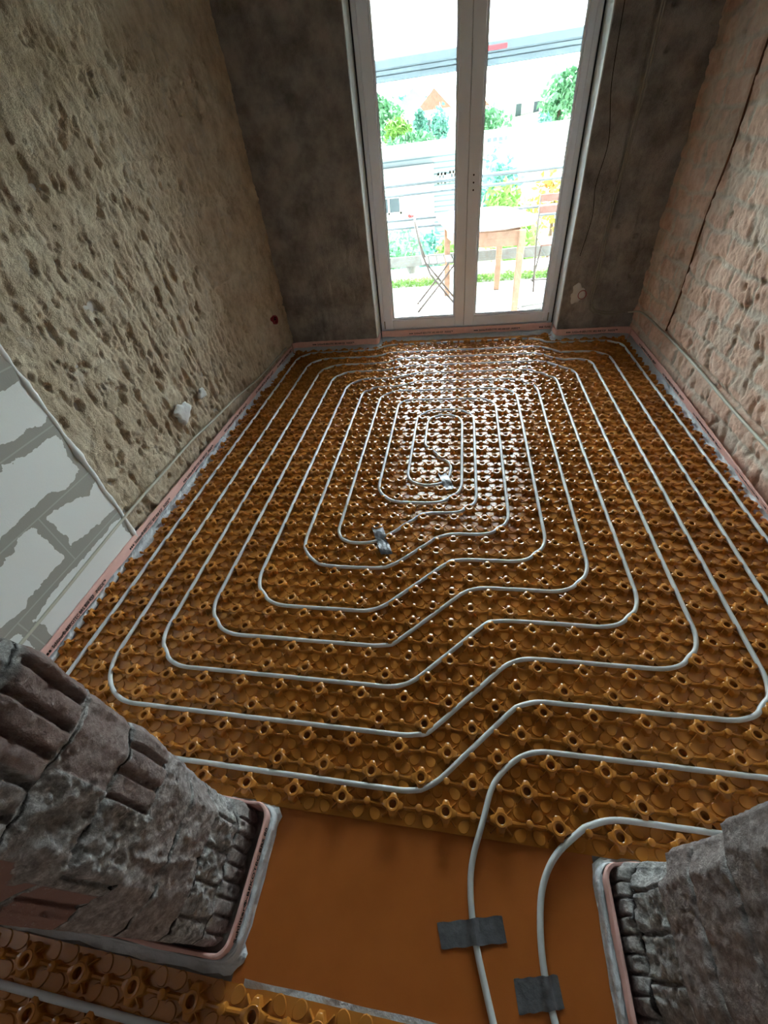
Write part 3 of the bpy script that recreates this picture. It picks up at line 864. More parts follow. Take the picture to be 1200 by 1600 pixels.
# ------------------------------------------------------------------ edge insulation strips with print
def strip_obj(path_b, path_t, h, nside, label, film_w=.05, closed_ends=True, film=True, pm=M_PINK):
    """path_b/path_t: plan points of the visible face at floor and at top; nside +1: room lies to the left of travel"""
    B = np.array(path_b, float); T = np.array(path_t, float); th = .008
    root = empty('edge_insulation_strip', (float(B[0][0]), float(B[0][1]), 0))
    off = np.array([B[0][0], B[0][1], 0])
    def nrm(P):
        D = np.gradient(P, axis=0); D /= np.linalg.norm(D, axis=1)[:, None]
        return np.stack([-D[:, 1], D[:, 0]], 1)*nside
    NB = nrm(B); NT = nrm(T); m = len(B)
    mb = MB(); v = []
    for k in range(m):
        wob = .0015*math.sin(k*1.7)
        v += [(*B[k], -.007), (*(T[k]+NT[k]*wob), h-.0012), (*(T[k]-NT[k]*.0012), h+wob), (*(T[k]-NT[k]*(th-.0012)), h+wob), (*(T[k]-NT[k]*th), h-.0012), (*(B[k]-NB[k]*th), -.007)]
    f = []
    for k in range(m-1):
        a = 6*k
        for q in range(6): f.append((a+q, a+6+q, a+6+(q+1) % 6, a+(q+1) % 6))
    f += [tuple(range(6)), tuple(6*(m-1)+q for q in range(6))[::-1]]
    mb.add([tuple(np.array(p)-off) for p in v], f)
    o = mb.build('foam_band', pm, root, True); auto_smooth(o, 45)
    if film:
        mb = MB(); v = []
        for k in range(m):
            w = (film_w(B[k]) if callable(film_w) else film_w)*(1+.10*math.sin(k*2.3)+.08*math.sin(k*.9))
            hf = .052 if (callable(film_w) and film_w is jw) else .034; mid = B[k]*.6+T[k]*.4
            for (p, z) in ((mid+NB[k]*.0015, hf+.003*math.sin(k*.8)), (B[k]+NB[k]*.008, .004+.002*math.sin(k*1.3)), (B[k]+NB[k]*w*.5, -.0005+.0015*math.sin(k*1.9)), (B[k]+NB[k]*w, -.0032)):
                v.append((*p, z))
        nn = len(v); v += [(x, y, z-.0006) for x, y, z in v]
        f = []
        for k in range(m-1):
            a = 4*k
            for q in range(3):
                f.append((a+q, a+4+q, a+5+q, a+1+q)); f.append((nn+a+q, nn+a+1+q, nn+a+5+q, nn+a+4+q))
            f.append((a+3, a+7, nn+a+7, nn+a+3)); f.append((a, nn+a, nn+a+4, a+4))
        mb.add([tuple(np.array(p)-off) for p in v], f)
        o = mb.build('foil_flange', M_FILM, root, True)
    tag(root, label, 'edge strip')
    return root, off
def resamp(pts, ds=.03):
    P = [np.array(p, float) for p in pts]; out = []
    for a, b in zip(P[:-1], P[1:]):
        m = max(1, int(round(np.linalg.norm(b-a)/ds))); out += [a+(b-a)*k/m for k in range(m)]
    out.append(P[-1]); return np.array(out)
FONT_CACHE = {}
def text_mesh(s, size):
    key = (s, size)
    if key in FONT_CACHE: return FONT_CACHE[key]
    c = bpy.data.curves.new('lettering', 'FONT'); c.body = s; c.size = size; c.extrude = .0003; c.offset = size*.014
    c.resolution_u = 2; c.align_x = 'LEFT'; c.align_y = 'CENTER'
    o = bpy.data.objects.new('lettering', c); COL.objects.link(o)
    bpy.context.view_layer.update()
    me = bpy.data.meshes.new_from_object(o.evaluated_get(bpy.context.evaluated_depsgraph_get()))
    bpy.data.objects.remove(o); bpy.data.curves.remove(c)
    FONT_CACHE[key] = me; return me
def jw(p): return .010 if -.33 < p[1] < -.075 else (.026 if p[1] <= -.33 else .020)
TXT = 'Schl\u00fcter\u00ae-BEKOTEC BRS 808 KSF   INSIDE\u2122'
def print_on(root, off, start, right, up, length, zc, logo=True, txt=TXT, lscale=1.0):
    """lettering lying on a strip face: start = left end (world), right/up unit vectors"""
    start = Vector(start); right = Vector(right).normalized(); up = Vector(up).normalized(); nrm = right.cross(up)
    mb = MB()
    me = text_mesh(txt, .0225)
    W = max(v.co.x for v in me.vertices)
    k = length/W
    vs = []; 
    for v in me.vertices:
        p = start+right*(v.co.x*k)+up*(v.co.y*1.0)+nrm*(v.co.z+.0012)-Vector(off); vs.append(tuple(p))
    mb.add(vs, [tuple(p.vertices) for p in me.polygons])
    if logo:
        for q in range(3):
            x0 = -.045+q*.0125
            pp = [(x0, -.005), (x0+.0105, -.005), (x0+.0085, .006), (x0+.001, .006)]
            mb.add([tuple(start+right*a+up*b+nrm*.0015-Vector(off)) for a, b in pp], [(0, 1, 2, 3)])
    o = mb.build('printed_text', M_INK, root)
    tag(o, 'black printed lettering')
# left wall
ysL = np.arange(-.045, 3.46, .03)
def xlb(y): return np.interp(y, [0, .95, 1.1, 2.6, 3.46], [-.828, -.828, -.834, -.834, -.806])
def xlt(y): return np.interp(y, [0, .35, 1.0, 1.8, 3.46], [-.822, -.822, -.830, -.820, -.795])
pb = [(xlb(y), y) for y in ysL]; pt = [(xlt(y), y) for y in ysL]
# rounded corner into the back wall, runs to the niche
arc = [(xlb(3.46)+.05*(1-math.cos(a)), 3.46+.045*math.sin(a)) for a in np.linspace(.3, 1.5, 5)]
arct = [(xlt(3.46)+.05*(1-math.cos(a)), 3.46+.042*math.sin(a)) for a in np.linspace(.3, 1.5, 5)]
bx_ = np.arange(-.73, .0, .03)
rL, oL = strip_obj(pb, pt, .08, -1, 'pink printed foam strip along the foot of the left wall', lambda p: .004 if p[1] < .87 else .045)
for k, ly in enumerate((.345, .92, 1.455, 2.015, 2.585, 3.07)):
    yy = ly; x = (xlt(yy)*.62+xlb(yy)*.38)+.0015; x2 = (xlt(yy+.33)*.62+xlb(yy+.33)*.38)+.0015
    print_on(rL, oL, (x, yy, .050), (x2-x, .34, 0), (0, 0, 1), .34, .05)
pb2 = arc+[(x, 3.507) for x in bx_]+[(.0, 3.507), (.012, 3.513), (.02, 3.53), (.022, 3.56), (.022, 3.65)]
rB, oB = strip_obj(pb2, pb2, .082, -1, 'pink printed foam strip at the window wall left of the glass door', .04)
print_on(rB, oB, (-.62+.05, 3.5065, .055), (1, 0, 0), (0, 0, 1), .36, .05)
pb3 = resamp([(.03, 3.668), (1.56, 3.668)])
rN, oN = strip_obj(pb3, [(x, 3.672) for x, _ in pb3], .088, -1, 'pink printed foam strip under the glass door inside the recess', .03)
for lx in (.335, .93): print_on(rN, oN, (lx, 3.6695, .055), (1, 0, 0), (0, 0, 1), .36, .05)
print_on(rN, oN, (1.50, 3.6695, .055), (1, 0, 0), (0, 0, 1), .05, .05, txt='Schl\u00fc')
bx_ = np.arange(1.60, 2.10, .03)
pb4 = [(1.563, 3.65), (1.563, 3.56), (1.565, 3.53), (1.573, 3.513), (1.585, 3.507)]+[(x, 3.507) for x in bx_]+[(2.115, 3.503), (2.137, 3.49), (2.148, 3.465)]
rC, oC = strip_obj(pb4, pb4, .082, -1, 'pink printed foam strip at the window wall right of the glass door', .04)
print_on(rC, oC, (1.70, 3.5065, .055), (1, 0, 0), (0, 0, 1), .36, .05)
ysR = np.arange(3.45, -.05, -.03)
def xrb(y): return np.interp(y, [0, 3.5], [2.152, 2.150])
def xrt(y): return np.interp(y, [0, 1.22, 1.77, 2.4, 2.96, 3.5], [2.085, 2.092, 2.110, 2.132, 2.145, 2.148])
rR, oR = strip_obj([(xrb(y), y) for y in ysR], [(xrt(y), y) for y in ysR], .08, -1, 'pink printed foam strip along the foot of the right wall', .055)
for ly in (3.16, 2.62, 2.08, 1.53, .98, .43):
    zc = .05; f_ = zc/.08
    x = xrb(ly)*(1-f_)+xrt(ly)*f_-.0015; x2 = xrb(ly-.34)*(1-f_)+xrt(ly-.34)*f_-.0015
    up = Vector((xrt(ly)-xrb(ly), 0, .08))
    print_on(rR, oR, (x, ly, zc), (x2-x, -.34, 0), up, .34, zc)
# wrapped round the broken jambs
def jw(p): return .010 if -.33 < p[1] < -.075 else (.026 if p[1] <= -.33 else .020)
def arcp(cx, cy, r, a0, a1, n=7): return [(cx+r*math.cos(math.radians(a)), cy+r*math.sin(math.radians(a))) for a in np.linspace(a0, a1, n)]
pj = [(x, -.052) for x in np.arange(-.80, .21, .04)]+arcp(.226, -.092, .040, 80, 0)+[(.267, y) for y in np.arange(-.11, -.31, -.03)]+arcp(.226, -.318, .038, -5, -90)+[(x, -.358) for x in np.arange(.19, -1.9, -.05)]
rJ, oJ = strip_obj(pj, pj, .08, 1, 'pink printed foam strip wrapped around the left broken brick jamb', jw)
print_on(rJ, oJ, (.2675, -.325, .064), (0, 1, 0), (0, 0, 1), .22, .05, logo=False, txt='Schl\u00fcter\u00ae-BEKOTEC BRS 80')
pj = [(x, -.360) for x in np.arange(3.3, 1.20, -.05)]+arcp(1.166, -.320, .038, -90, -178)+[(1.128, y) for y in np.arange(-.30, -.10, .03)]+arcp(1.168, -.100, .040, 180, 95)+[(x, -.056) for x in np.arange(1.20, 2.06, .04)]
rJ2, oJ2 = strip_obj(pj, pj, .08, 1, 'pale pink foam strip wrapped around the right broken brick jamb', jw)

# ------------------------------------------------------------------ electrics, cables, patches on the walls
def cable(pts, r, label, m, parent_lab='cable'):
    mb = MB(); mb.tube(catmull(pts), r, 8)
    o = mb.build('cable', m, None, True); tag(o, label, 'cable'); return o
def catmull(pts, n=6):
    P = [np.array(p, float) for p in pts]; P = [2*P[0]-P[1]]+P+[2*P[-1]-P[-2]]; out = []
    for k in range(1, len(P)-2):
        for q in range(n):
            t = q/n
            out.append(.5*((2*P[k])+(-P[k-1]+P[k+1])*t+(2*P[k-1]-5*P[k]+4*P[k+1]-P[k+2])*t*t+(-P[k-1]+3*P[k]-3*P[k+1]+P[k+2])*t**3))
    out.append(P[-2]); return out
cable([(-.800, 3.30, .11), (-.812, 2.716, .118), (-.828, 2.269, .150), (-.834, 1.878, .170), (-.836, 1.637, .186), (-.832, 1.343, .190), (-.830, .961, .191), (-.832, .518, .172), (-.832, .2, .165)], .0065,
      'thin pale cable running low along the left wall', M_CABLEW)
cable([(1.832, 3.512, 2.9), (1.827, 3.512, 1.844), (1.824, 3.512, 1.466), (1.814, 3.512, 1.165), (1.795, 3.512, .85), (1.800, 3.510, .479), (1.790, 3.508, .294), (1.835, 3.507, .21), (1.96, 3.507, .187), (2.08, 3.505, .19)], .0075,
      'grey double cable dropping down the window wall right of the door', M_CABLE)
cable([(1.842, 3.512, 2.9), (1.842, 3.512, 1.844), (1.838, 3.512, 1.466), (1.827, 3.512, 1.165), (1.810, 3.512, .85), (1.815, 3.510, .479), (1.807, 3.508, .31), (1.845, 3.507, .228), (1.96, 3.507, .203), (2.08, 3.505, .205)], .006,
      'second grey cable beside the drop right of the glass door', M_CABLE)
cable([(1.625, 3.514, 1.9), (1.640, 3.514, 1.541), (1.690, 3.514, 1.272), (1.664, 3.514, 1.043), (1.682, 3.514, .859), (1.650, 3.514, .62)], .0022, 'thin dark wire hanging beside the door reveal on the right', M_DARK)
cable([(2.10, 3.49, .20), (2.150, 3.35, .235), (2.160, 2.95, .240), (2.165, 2.738, .237), (2.162, 2.302, .232), (2.158, 1.87, .216), (2.158, 1.386, .208), (2.158, .6, .2)], .0075,
      'pale conduit in the low chase of the right wall', M_CABLEW)
cable([(XR-.012, 2.87+.012*math.sin(z*9), z) for z in np.linspace(2.9, .26, 24)], .0055, 'thin brown cable in the vertical chase of the right wall', plain('brown_cable', (.16, .075, .045), .7, .2))
def knock(x, y, z, nrm, r, name, m, label, cat, ring=None):
    n = Vector(nrm).normalized(); q = n.to_track_quat('Z', 'Y').to_matrix().to_4x4(); M = Matrix.Translation((x, y, z)) @ q
    root = empty(name, (x, y, z))
    T = Matrix.Translation((-x, -y, -z))
    mb = MB(); mb.lathe([(r, -.03), (r, .004), (r*.93, .007), (r*.86, .006), (r*.84, -.022)], n=20, M=T @ M); mb.build('box_ring', m, root, False)
    mb = MB(); mb.box(-r*.55, r*.5, -r*.12, r*.16, -.02, -.004, T @ M, .002); mb.box(-r*.3, r*.6, r*.25, r*.5, -.02, -.006, T @ M, .002); mb.build('connector', M_DARK if m is M_RED else m, root)
    tag(root, label, cat); return root
knock(-.806, 3.244, .374, (1, -.15, 0), .036, 'socket_box', M_RED, 'dark red round socket box in the left wall near the far corner', 'socket box')
knock(1.725, 3.520, .344, (0, -1, 0), .034, 'socket_box', M_RED, 'dusty red round socket box low on the wall right of the door', 'socket box')
def blob(name, c, nrm_axis, ry, rz, th, m, label, cat, seed=0):
    mb = MB(); n = 26; v = [(0, 0, th)]
    for ring, hh in ((.55, th*.95), (.85, th*.75), (1.0, -.006)):
        for k in range(n):
            a = 2*math.pi*k/n; w = 1+.16*math.sin(3*a+seed)+.10*math.sin(7*a+2*seed)
            v.append((ry*ring*w*math.cos(a), rz*ring*w*math.sin(a), hh))
    f = [(0, 1+k, 1+(k+1) % n) for k in range(n)]
    for r_ in range(2): f += [(1+r_*n+k, 1+(r_+1)*n+k, 1+(r_+1)*n+(k+1) % n, 1+r_*n+(k+1) % n) for k in range(n)]
    if nrm_axis == 'x': v = [(p[2], p[0], p[1]) for p in v]
    else: v = [(p[0], -p[2], p[1]) for p in v]
    mb.add(v, f); o = mb.build(name, m, None, True, c); tag(o, label, cat); return o
blob('plaster_patch', (-.838, 1.692, .350), 'x', .078, .058, .010, M_PLASTER, 'white plaster patch filling a hole low in the left wall', 'plaster patch', 1)
blob('plaster_patch', (-.838, 1.93, .352), 'x', .045, .030, .008, M_PLASTER, 'smaller dusty plaster patch beside the white one on the left wall', 'plaster patch', 4)
blob('plaster_patch', (1.690, 3.522, .350), 'y', .055, .075, .006, M_PLASTER, 'pale plaster dab around the red box right of the door', 'plaster patch', 2)
# ------------------------------------------------------------------ french door
door = empty('door_1', (.79, YN, 0)); tag(door, kind='structure')
def rel(mb, name, m, parent, sm=False):
    mb.v = [(x-.79, y-YN, z) for x, y, z in mb.v]
    return mb.build(name, m, parent, sm)
DT = 2.48; FB = .085
mb = MB()
mb.box(.024, .062, YN, YN+.07, .0, DT, bev=.004); mb.box(1.523, 1.561, YN, YN+.07, 0, DT, bev=.004)
mb.box(.062, 1.523, YN, YN+.07, DT-.05, DT, bev=.004); mb.box(.062, 1.523, YN+.002, YN+.075, 0, FB+.004, bev=.003)
rel(mb, 'door_frame', M_PVC, door)
mb = MB(); mb.box(XN0+.001, .023, YN+.02, YN+.06, .0, 2.5); mb.box(1.562, XN1-.001, YN+.02, YN+.06, 0, 2.5)
rel(mb, 'joint_gap', M_GASKET, door)
def leaf(x0, x1, gx0, gx1, gz0):
    y0, y1 = YN-.014, YN+.055
    root = empty('door_leaf', (0, 0, 0)); root.parent = door
    mb = MB()
    mb.box(x0, gx0-.001, y0, y1, FB, DT-.035, bev=.005); mb.box(gx1+.001, x1, y0, y1, FB, DT-.035, bev=.005)
    mb.box(gx0-.004, gx1+.004, y0+.0006, y1, FB+.0005, gz0, bev=.005); mb.box(gx0-.004, gx1+.004, y0+.0006, y1, DT-.12, DT-.0355, bev=.005)
    # bevelled glazing bead
    for (a, b, c, d) in ((gx0-.001, gx0+.012, gz0, DT-.12), (gx1-.012, gx1+.001, gz0, DT-.12)):
        mb.box(a, b, y0+.006, y0+.024, c, d, bev=.005)
    mb.box(gx0, gx1, y0+.006, y0+.024, gz0, gz0+.012, bev=.005)
    mb.box(gx0, gx1, y0+.006, y0+.024, DT-.132, DT-.12, bev=.005)
    rel(mb, 'leaf_frame', M_PVC, root)
    mb = MB()
    mb.box(gx0+.012, gx1-.012, y0+.018, y0+.022, gz0+.010, gz0+.017); mb.box(gx0+.010, gx0+.015, y0+.018, y0+.022, gz0+.01, DT-.13); mb.box(gx1-.015, gx1-.010, y0+.018, y0+.022, gz0+.01, DT-.13)
    rel(mb, 'glazing_gasket', M_GASKET, root)
    mb = MB(); mb.box(gx0+.002, gx1-.002, y0+.024, y0+.028, gz0-.002, DT-.12)
    rel(mb, 'glass_pane', M_GLASS, root)
    return root
l1 = leaf(.058, .792, .140, .708, .170)
l2 = leaf(.794, 1.527, .880, 1.480, .170)
mb = MB(); mb.box(.780, .806, YN+.010, YN+.050, FB+.006, DT-.05); rel(mb, 'leaf_gap_backing', M_GASKET, l1)  # dark backing box added behind the leaf gap to stop a light leak
# handle rosette screws on the right leaf
mb2 = MB()
for dz in (-.045, 0, .045):
    mb2.lathe([(.006, 0), (.006, .002), (.004, .003)], n=10, M=Matrix.Translation((.833, YN-.0145, 1.12+dz)) @ Matrix.Rotation(math.radians(90), 4, 'X'))
rel(mb2, 'handle_screw_holes', M_DARK, l2)
mb = MB(); mb.box(.872, .886, YN+.05, YN+.085, 1.08, 1.19, bev=.006); rel(mb, 'lock_cam', M_GASKET, l2)
mb = MB(); mb.box(.055, .066, YN-.018, YN-.013, .095, .165, bev=.002); rel(mb, 'hinge_cover', M_CABLE, door)
mb = MB(); mb.box(1.518, 1.529, YN-.018, YN-.013, .095, .165, bev=.002); rel(mb, 'hinge_cover', M_CABLE, door)
mb = MB(); mb.box(-.2, 1.8, YN+.07, 3.97, -.02, .075, bev=.004)
o = mb.build('trim_1', M_PLASTER); tag(o, kind='structure')

# ------------------------------------------------------------------ balcony
def f_peb(N, L, b):
    setp(b, None, .9, .2)
    n = noise(N, L, 55, 4, .7); r = ramp(N, L, n.outputs[0], [(.3, (.16, .16, .155)), (.55, (.36, .355, .34)), (.7, (.52, .51, .48))])
    L.new(r.outputs[0], b.inputs['Base Color'])
    v = N.new('ShaderNodeTexVoronoi'); v.inputs['Scale'].default_value = 60
    c = N.new('ShaderNodeTexCoord'); L.new(c.outputs['Object'], v.inputs['Vector'])
    bump(N, L, b, v.outputs['Distance'], .8, .01)
M_PEB = mat('exposed_aggregate_slab', f_peb)
M_STEEL = plain('galvanised_steel', (.13, .145, .16), .45, .5, metal=.5, var=.1)
M_WOODG = plain('weathered_board', (.19, .185, .17), .85, .2, var=.25, vscale=9, bmp=.3, bscale=40)
M_WOODB = plain('brown_table_wood', (.36, .20, .13), .6, .3, var=.25, vscale=14, bmp=.2, bscale=60)
M_WOODT = plain('worn_painted_table_top', (.36, .42, .42), .5, .4, var=.15, vscale=6)
M_WOODR = plain('dark_red_chair_slats', (.20, .10, .08), .6, .3, var=.2, vscale=18)
M_METB = plain('dark_chair_frame', (.10, .075, .065), .5, .5, metal=.3)
M_CONC = plain('pale_concrete', (.62, .61, .57), .85, .2, var=.08, vscale=6)
def leafmat(name, c1, c2):
    def f(N, L, b):
        setp(b, None, .6, .25)
        n = noise(N, L, 3, 3); r = ramp(N, L, n.outputs[0], [(.35, c1), (.65, c2)])
        L.new(r.outputs[0], b.inputs['Base Color'])
        b.inputs['Subsurface Weight'].default_value = 0
    return mat(name, f)
M_LF = leafmat('green_leaves', (.14, .34, .19), (.24, .46, .27))
M_LF2 = leafmat('bright_green_leaves', (.16, .34, .08), (.28, .46, .12))
M_LF3 = leafmat('blue_green_leaves', (.13, .33, .27), (.20, .43, .36))
M_LFO = leafmat('orange_tinged_leaves', (.30, .34, .05), (.48, .24, .07))
M_BARK = plain('bark', (.16, .11, .08), .9, .1)

mb = MB(); mb.box(-4.2, 5.2, 3.93, 5.50, -.18, -.0)
o = mb.build('balcony_slab', M_PEB); tag(o, kind='structure')
mb = MB(); mb.box(-4.2, 5.2, 5.62, 5.95, -.20, .12, bev=.01)
o = mb.build('balcony_upstand', M_CONC); tag(o, kind='structure')

def leaves(mb, c, rad, n, size, shell=.55, mi=0):
    c = np.array(c); rad = np.array(rad)
    d = RNG.normal(size=(n, 3)); d /= np.linalg.norm(d, axis=1)[:, None]
    rr = shell+(1-shell)*RNG.random(n)**.5
    P = c+d*rad*rr[:, None]*(1+.18*np.sin(d[:, :1]*7+d[:, 1:2]*5))
    a = RNG.normal(size=(n, 3)); a /= np.linalg.norm(a, axis=1)[:, None]
    b = np.cross(a, RNG.normal(size=(n, 3))); b /= np.linalg.norm(b, axis=1)[:, None]
    s = size*(.6+.8*RNG.random(n))[:, None]
    v = np.stack([P-a*s, P+b*s*.45, P+a*s, P-b*s*.45], 1).reshape(-1, 3)
    mb.add(v.tolist(), [(4*k, 4*k+1, 4*k+2, 4*k+3) for k in range(n)], mi)

# weeds along the slab edge: uncountable
mb = MB()
for x in np.arange(-.6, 2.2, .045):
    if vn(np.array([x*3.0]), np.array([2.0]), 5)[0] < .25: continue
    leaves(mb, (x, 5.56+.015*random.random(), .03), (.05, .04, .055), 34, .020, .2)
o = mb.build('weeds', M_LF2); tag(o, 'low green weeds growing in the gap behind the balcony slab', 'weeds', kind='stuff')

# railing
root = empty('balcony_railing', (0, 5.6, 0)); tag(root, 'grey steel balcony railing of paired horizontal tubes with a board at the foot', 'railing')
def rb(mb, name, m, par=None, sm=False):
    mb.v = [(x, y-5.6, z) for x, y, z in mb.v]; return mb.build(name, m, par or root, sm)
for z, r in ((1.025, .018), (.935, .014), (.700, .014), (.620, .014)):
    mb = MB(); mb.tube([(-2.6, 5.6, z-.0), (0, 5.6, z), (4.0, 5.6, z+.01)], r, 10); rb(mb, 'rail_tube', M_STEEL, None, True)
for x in (-2.4, -.75, 2.35, 3.9):
    mb = MB(); mb.box(x-.018, x+.018, 5.585, 5.615, -.15, 1.02, bev=.003); rb(mb, 'rail_post', M_STEEL)
mb = MB(); mb.box(-2.5, 3.95, 5.575, 5.600, .215, .325, bev=.004); rb(mb, 'foot_board', M_WOODG)

# table
TX = .97; TY = 4.90
tbl = empty('garden_table', (TX, TY, 0)); tag(tbl, 'worn wooden garden table with clipped corners standing outside on the balcony', 'table')
out = [(.470, 5.30), (.62, 4.46), (.71, 4.29), (1.16, 4.30), (1.42, 4.44), (1.47, 4.72), (1.26, 5.46), (1.13, 5.60), (.62, 5.62)]
mb = MB(); mb.prism([(x-TX, y-TY) for x, y in out], .715, .745); mb.build('tabletop', M_WOODT, tbl)
inn = [(x-TX)*.86 for x, y in out]; inn = [((x-TX)*.93, (y-TY)*.93) for x, y in out]
mb = MB(); mb.prism(inn, .700, .714); mb.build('tabletop_underlayer', M_WOODB, tbl)
legs = [(1.30, 4.33), (1.17, 5.16), (.60, 5.05), (.74, 4.42)]
for (x, y) in legs:
    mb = MB(); mb.bar((x-TX, y-TY, 0), (x-TX, y-TY, .70), .062, .062, bev=.006); mb.build('leg', M_WOODB, tbl)
ap = [(legs[k], legs[(k+1) % 4]) for k in range(4)]
for (a, b) in ap:
    mb = MB(); mb.bar((a[0]-TX, a[1]-TY, .635), (b[0]-TX, b[1]-TY, .635), .022, .12, bev=.003); mb.build('apron', M_WOODB, tbl)

# folding chairs
def folding_chair(loc, rz, label, slat=M_WOODR):
    r = empty('folding_chair', loc, rz); tag(r, label, 'chair', 'folding chairs at the balcony table')
    W = .17
    for s in (-1, 1):
        mb = MB(); mb.tube([(-.20, s*W, .82), (-.14, s*W, .55), (-.06, s*W, .36), (.24, s*W, .0)], .009, 8); mb.build('back_leg_frame', M_METB, r, True)
        mb = MB(); mb.tube([(.20, s*(W-.025), .44), (.08, s*(W-.025), .30), (-.20, s*(W-.025), .0)], .009, 8); mb.build('front_leg_frame', M_METB, r, True)
    for z, x in ((.80, -.195), (.70, -.172)):
        mb = MB(); mb.box(x-.008, x+.006, -W, W, z-.032, z+.032, bev=.004); mb.build('backrest_slat', slat, r)
    for k in range(5):
        x = -.14+k*.082; mb = MB(); mb.box(x, x+.070, -W+.01, W-.01, .440, .456, bev=.004); mb.build('seat_slat', slat, r)
    mb = MB(); mb.tube([(-.18, -W, .02), (-.18, W, .02)], .006, 6); mb.build('stretcher', M_METB, r, True)
    return r
folding_chair((.49, 4.64, 0), math.radians(6), 'dark folding chair at the left side of the balcony table', M_WOODG)
folding_chair((1.74, 5.18, 0), math.radians(-92), 'brown slatted folding chair behind the right end of the table')
for k, (x0, y0, x1, y1) in enumerate([(1.36, 4.42, 1.62, 4.50), (1.42, 4.30, 1.66, 4.36), (1.34, 4.36, 1.40, 4.46)]):
    mb = MB(); mb.bar((x0, y0, .012), (x1, y1, .012), .014, .014, bev=.002)
    o = mb.build('wooden_stick', M_WOODG); tag(o, ['longer stick lying on the balcony slab beside the table leg', 'stick nearest the glass lying on the balcony slab', 'short stick touching the table leg on the balcony'][k], 'stick', 'loose sticks on the balcony')
# awning: cassette bar with a label and the cloth running up to the facade
aw = empty('awning', (.8, 5.6, 1.9)); tag(aw, 'extended awning with white cloth and blue grey front bar above the balcony', 'awning')
def ra(mb, name, m, sm=False):
    mb.v = [(x-.8, y-5.6, z-1.9) for x, y, z in mb.v]; return mb.build(name, m, aw, sm)
M_AW = plain('grey_awning_bar', (.10, .13, .15), .5, .4)
def f_cloth(N, L, b):
    out = N['Material Output']; setp(b, (.85, .85, .83), .9, .1)
    t = N.new('ShaderNodeBsdfTranslucent'); t.inputs[0].default_value = (.92, .93, .92, 1)
    mx = N.new('ShaderNodeMixShader'); mx.inputs[0].default_value = .72
    L.new(b.outputs[0], mx.inputs[1]); L.new(t.outputs[0], mx.inputs[2]); L.new(mx.outputs[0], out.inputs['Surface'])
M_CLOTH = mat('white_awning_cloth', f_cloth)
mb = MB(); mb.box(-1.6, 3.4, 5.56, 5.64, 1.93, 2.005, bev=.01); mb.box(-1.6, 3.4, 5.575, 5.635, 1.895, 1.929, bev=.006); mb.box(-1.6, 3.4, 5.59, 5.63, 1.845, 1.894, bev=.006)
ra(mb, 'front_bar', M_AW)
mb = MB(); mb.box(.91, 1.13, 5.553, 5.5595, 1.943, 1.975, bev=.002); ra(mb, 'red_label', plain('red_label', (.62, .04, .05), .5))
mb = MB(); n = 20
v = []
for k in range(n+1):
    t = k/n; y = 3.98+(5.60-3.98)*t; z = 2.95+(2.008-2.95)*t-.05*math.sin(t*math.pi)
    v += [(-1.55, y, z), (3.35, y, z), (-1.55, y, z-.002), (3.35, y, z-.002)]
f = []
for k in range(n):
    a = 4*k; f += [(a, a+1, a+5, a+4), (a+2, a+6, a+7, a+3), (a, a+4, a+6, a+2), (a+1, a+3, a+7, a+5)]
mb.add(v, f); ra(mb, 'awning_cloth', M_CLOTH, True)
for x in (-1.3, 3.1):
    mb = MB(); mb.bar((x, 3.93, 2.75), (x, 5.58, 1.93), .03, .04); ra(mb, 'folding_arm', M_AW)
mb = MB(); mb.box(-1.65, 3.45, 3.93, 4.03, 2.88, 3.02, bev=.02); ra(mb, 'cassette', M_AW)

# ------------------------------------------------------------------ garden, houses and hill beyond
def f_hill(N, L, b):
    setp(b, None, .95, .1)
    n = noise(N, L, .25, 5, .6); r = ramp(N, L, n.outputs[0], [(.35, (.20, .34, .12)), (.5, (.50, .55, .40)), (.62, (.75, .74, .68))])
    L.new(r.outputs[0], b.inputs['Base Color'])
M_HILL = mat('hillside', f_hill)
ysg = np.concatenate([np.linspace(6, 30, 13), np.linspace(34, 160, 30)]); xsg = np.linspace(-90, 90, 61)
Xg, Yg = np.meshgrid(xsg, ysg, indexing='ij')
Zg = np.interp(Yg, [6, 12, 30, 45, 60, 90, 120, 160], [-6.5, -6, -5, -3, -.2, 2.2, 3.5, 4.5])+fbm(Xg*.05, Yg*.05, 5, 3)*.8
me = grid_mesh('hillside', len(xsg), len(ysg), np.stack([Xg, Yg, Zg], 2), flip=False)
o = link('hillside', me, M_HILL, None, True); tag(o, kind='structure')

def siding(name, c1, c2, per):
    def f(N, L, b):
        setp(b, None, .7, .3)
        w = N.new('ShaderNodeTexWave'); w.wave_type = 'BANDS'; w.bands_direction = 'Z'; w.inputs['Scale'].default_value = per
        c = N.new('ShaderNodeTexCoord'); L.new(c.outputs['Object'], w.inputs['Vector'])
        r = ramp(N, L, w.outputs['Fac'], [(.12, c1), (.25, c2)]); L.new(r.outputs[0], b.inputs['Base Color'])
    return mat(name, f)
M_SIDE = siding('blue_grey_siding', (.20, .26, .30), (.46, .52, .55), 1.5)
M_SIDE2 = siding('white_siding', (.36, .36, .38), (.80, .80, .80), 1.5)
M_SIDE3 = siding('pinkish_siding', (.42, .30, .28), (.80, .72, .70), 1.6)
M_WHITE = plain('white_render', (.80, .80, .78), .8, .2)
M_ROOF = plain('red_roof_tiles', (.50, .22, .19), .8, .2, var=.15, vscale=3)
M_ROOFG = plain('grey_roof', (.30, .33, .36), .7, .3)
M_WIN = plain('dark_window_glass', (.10, .13, .16), .15, .6)
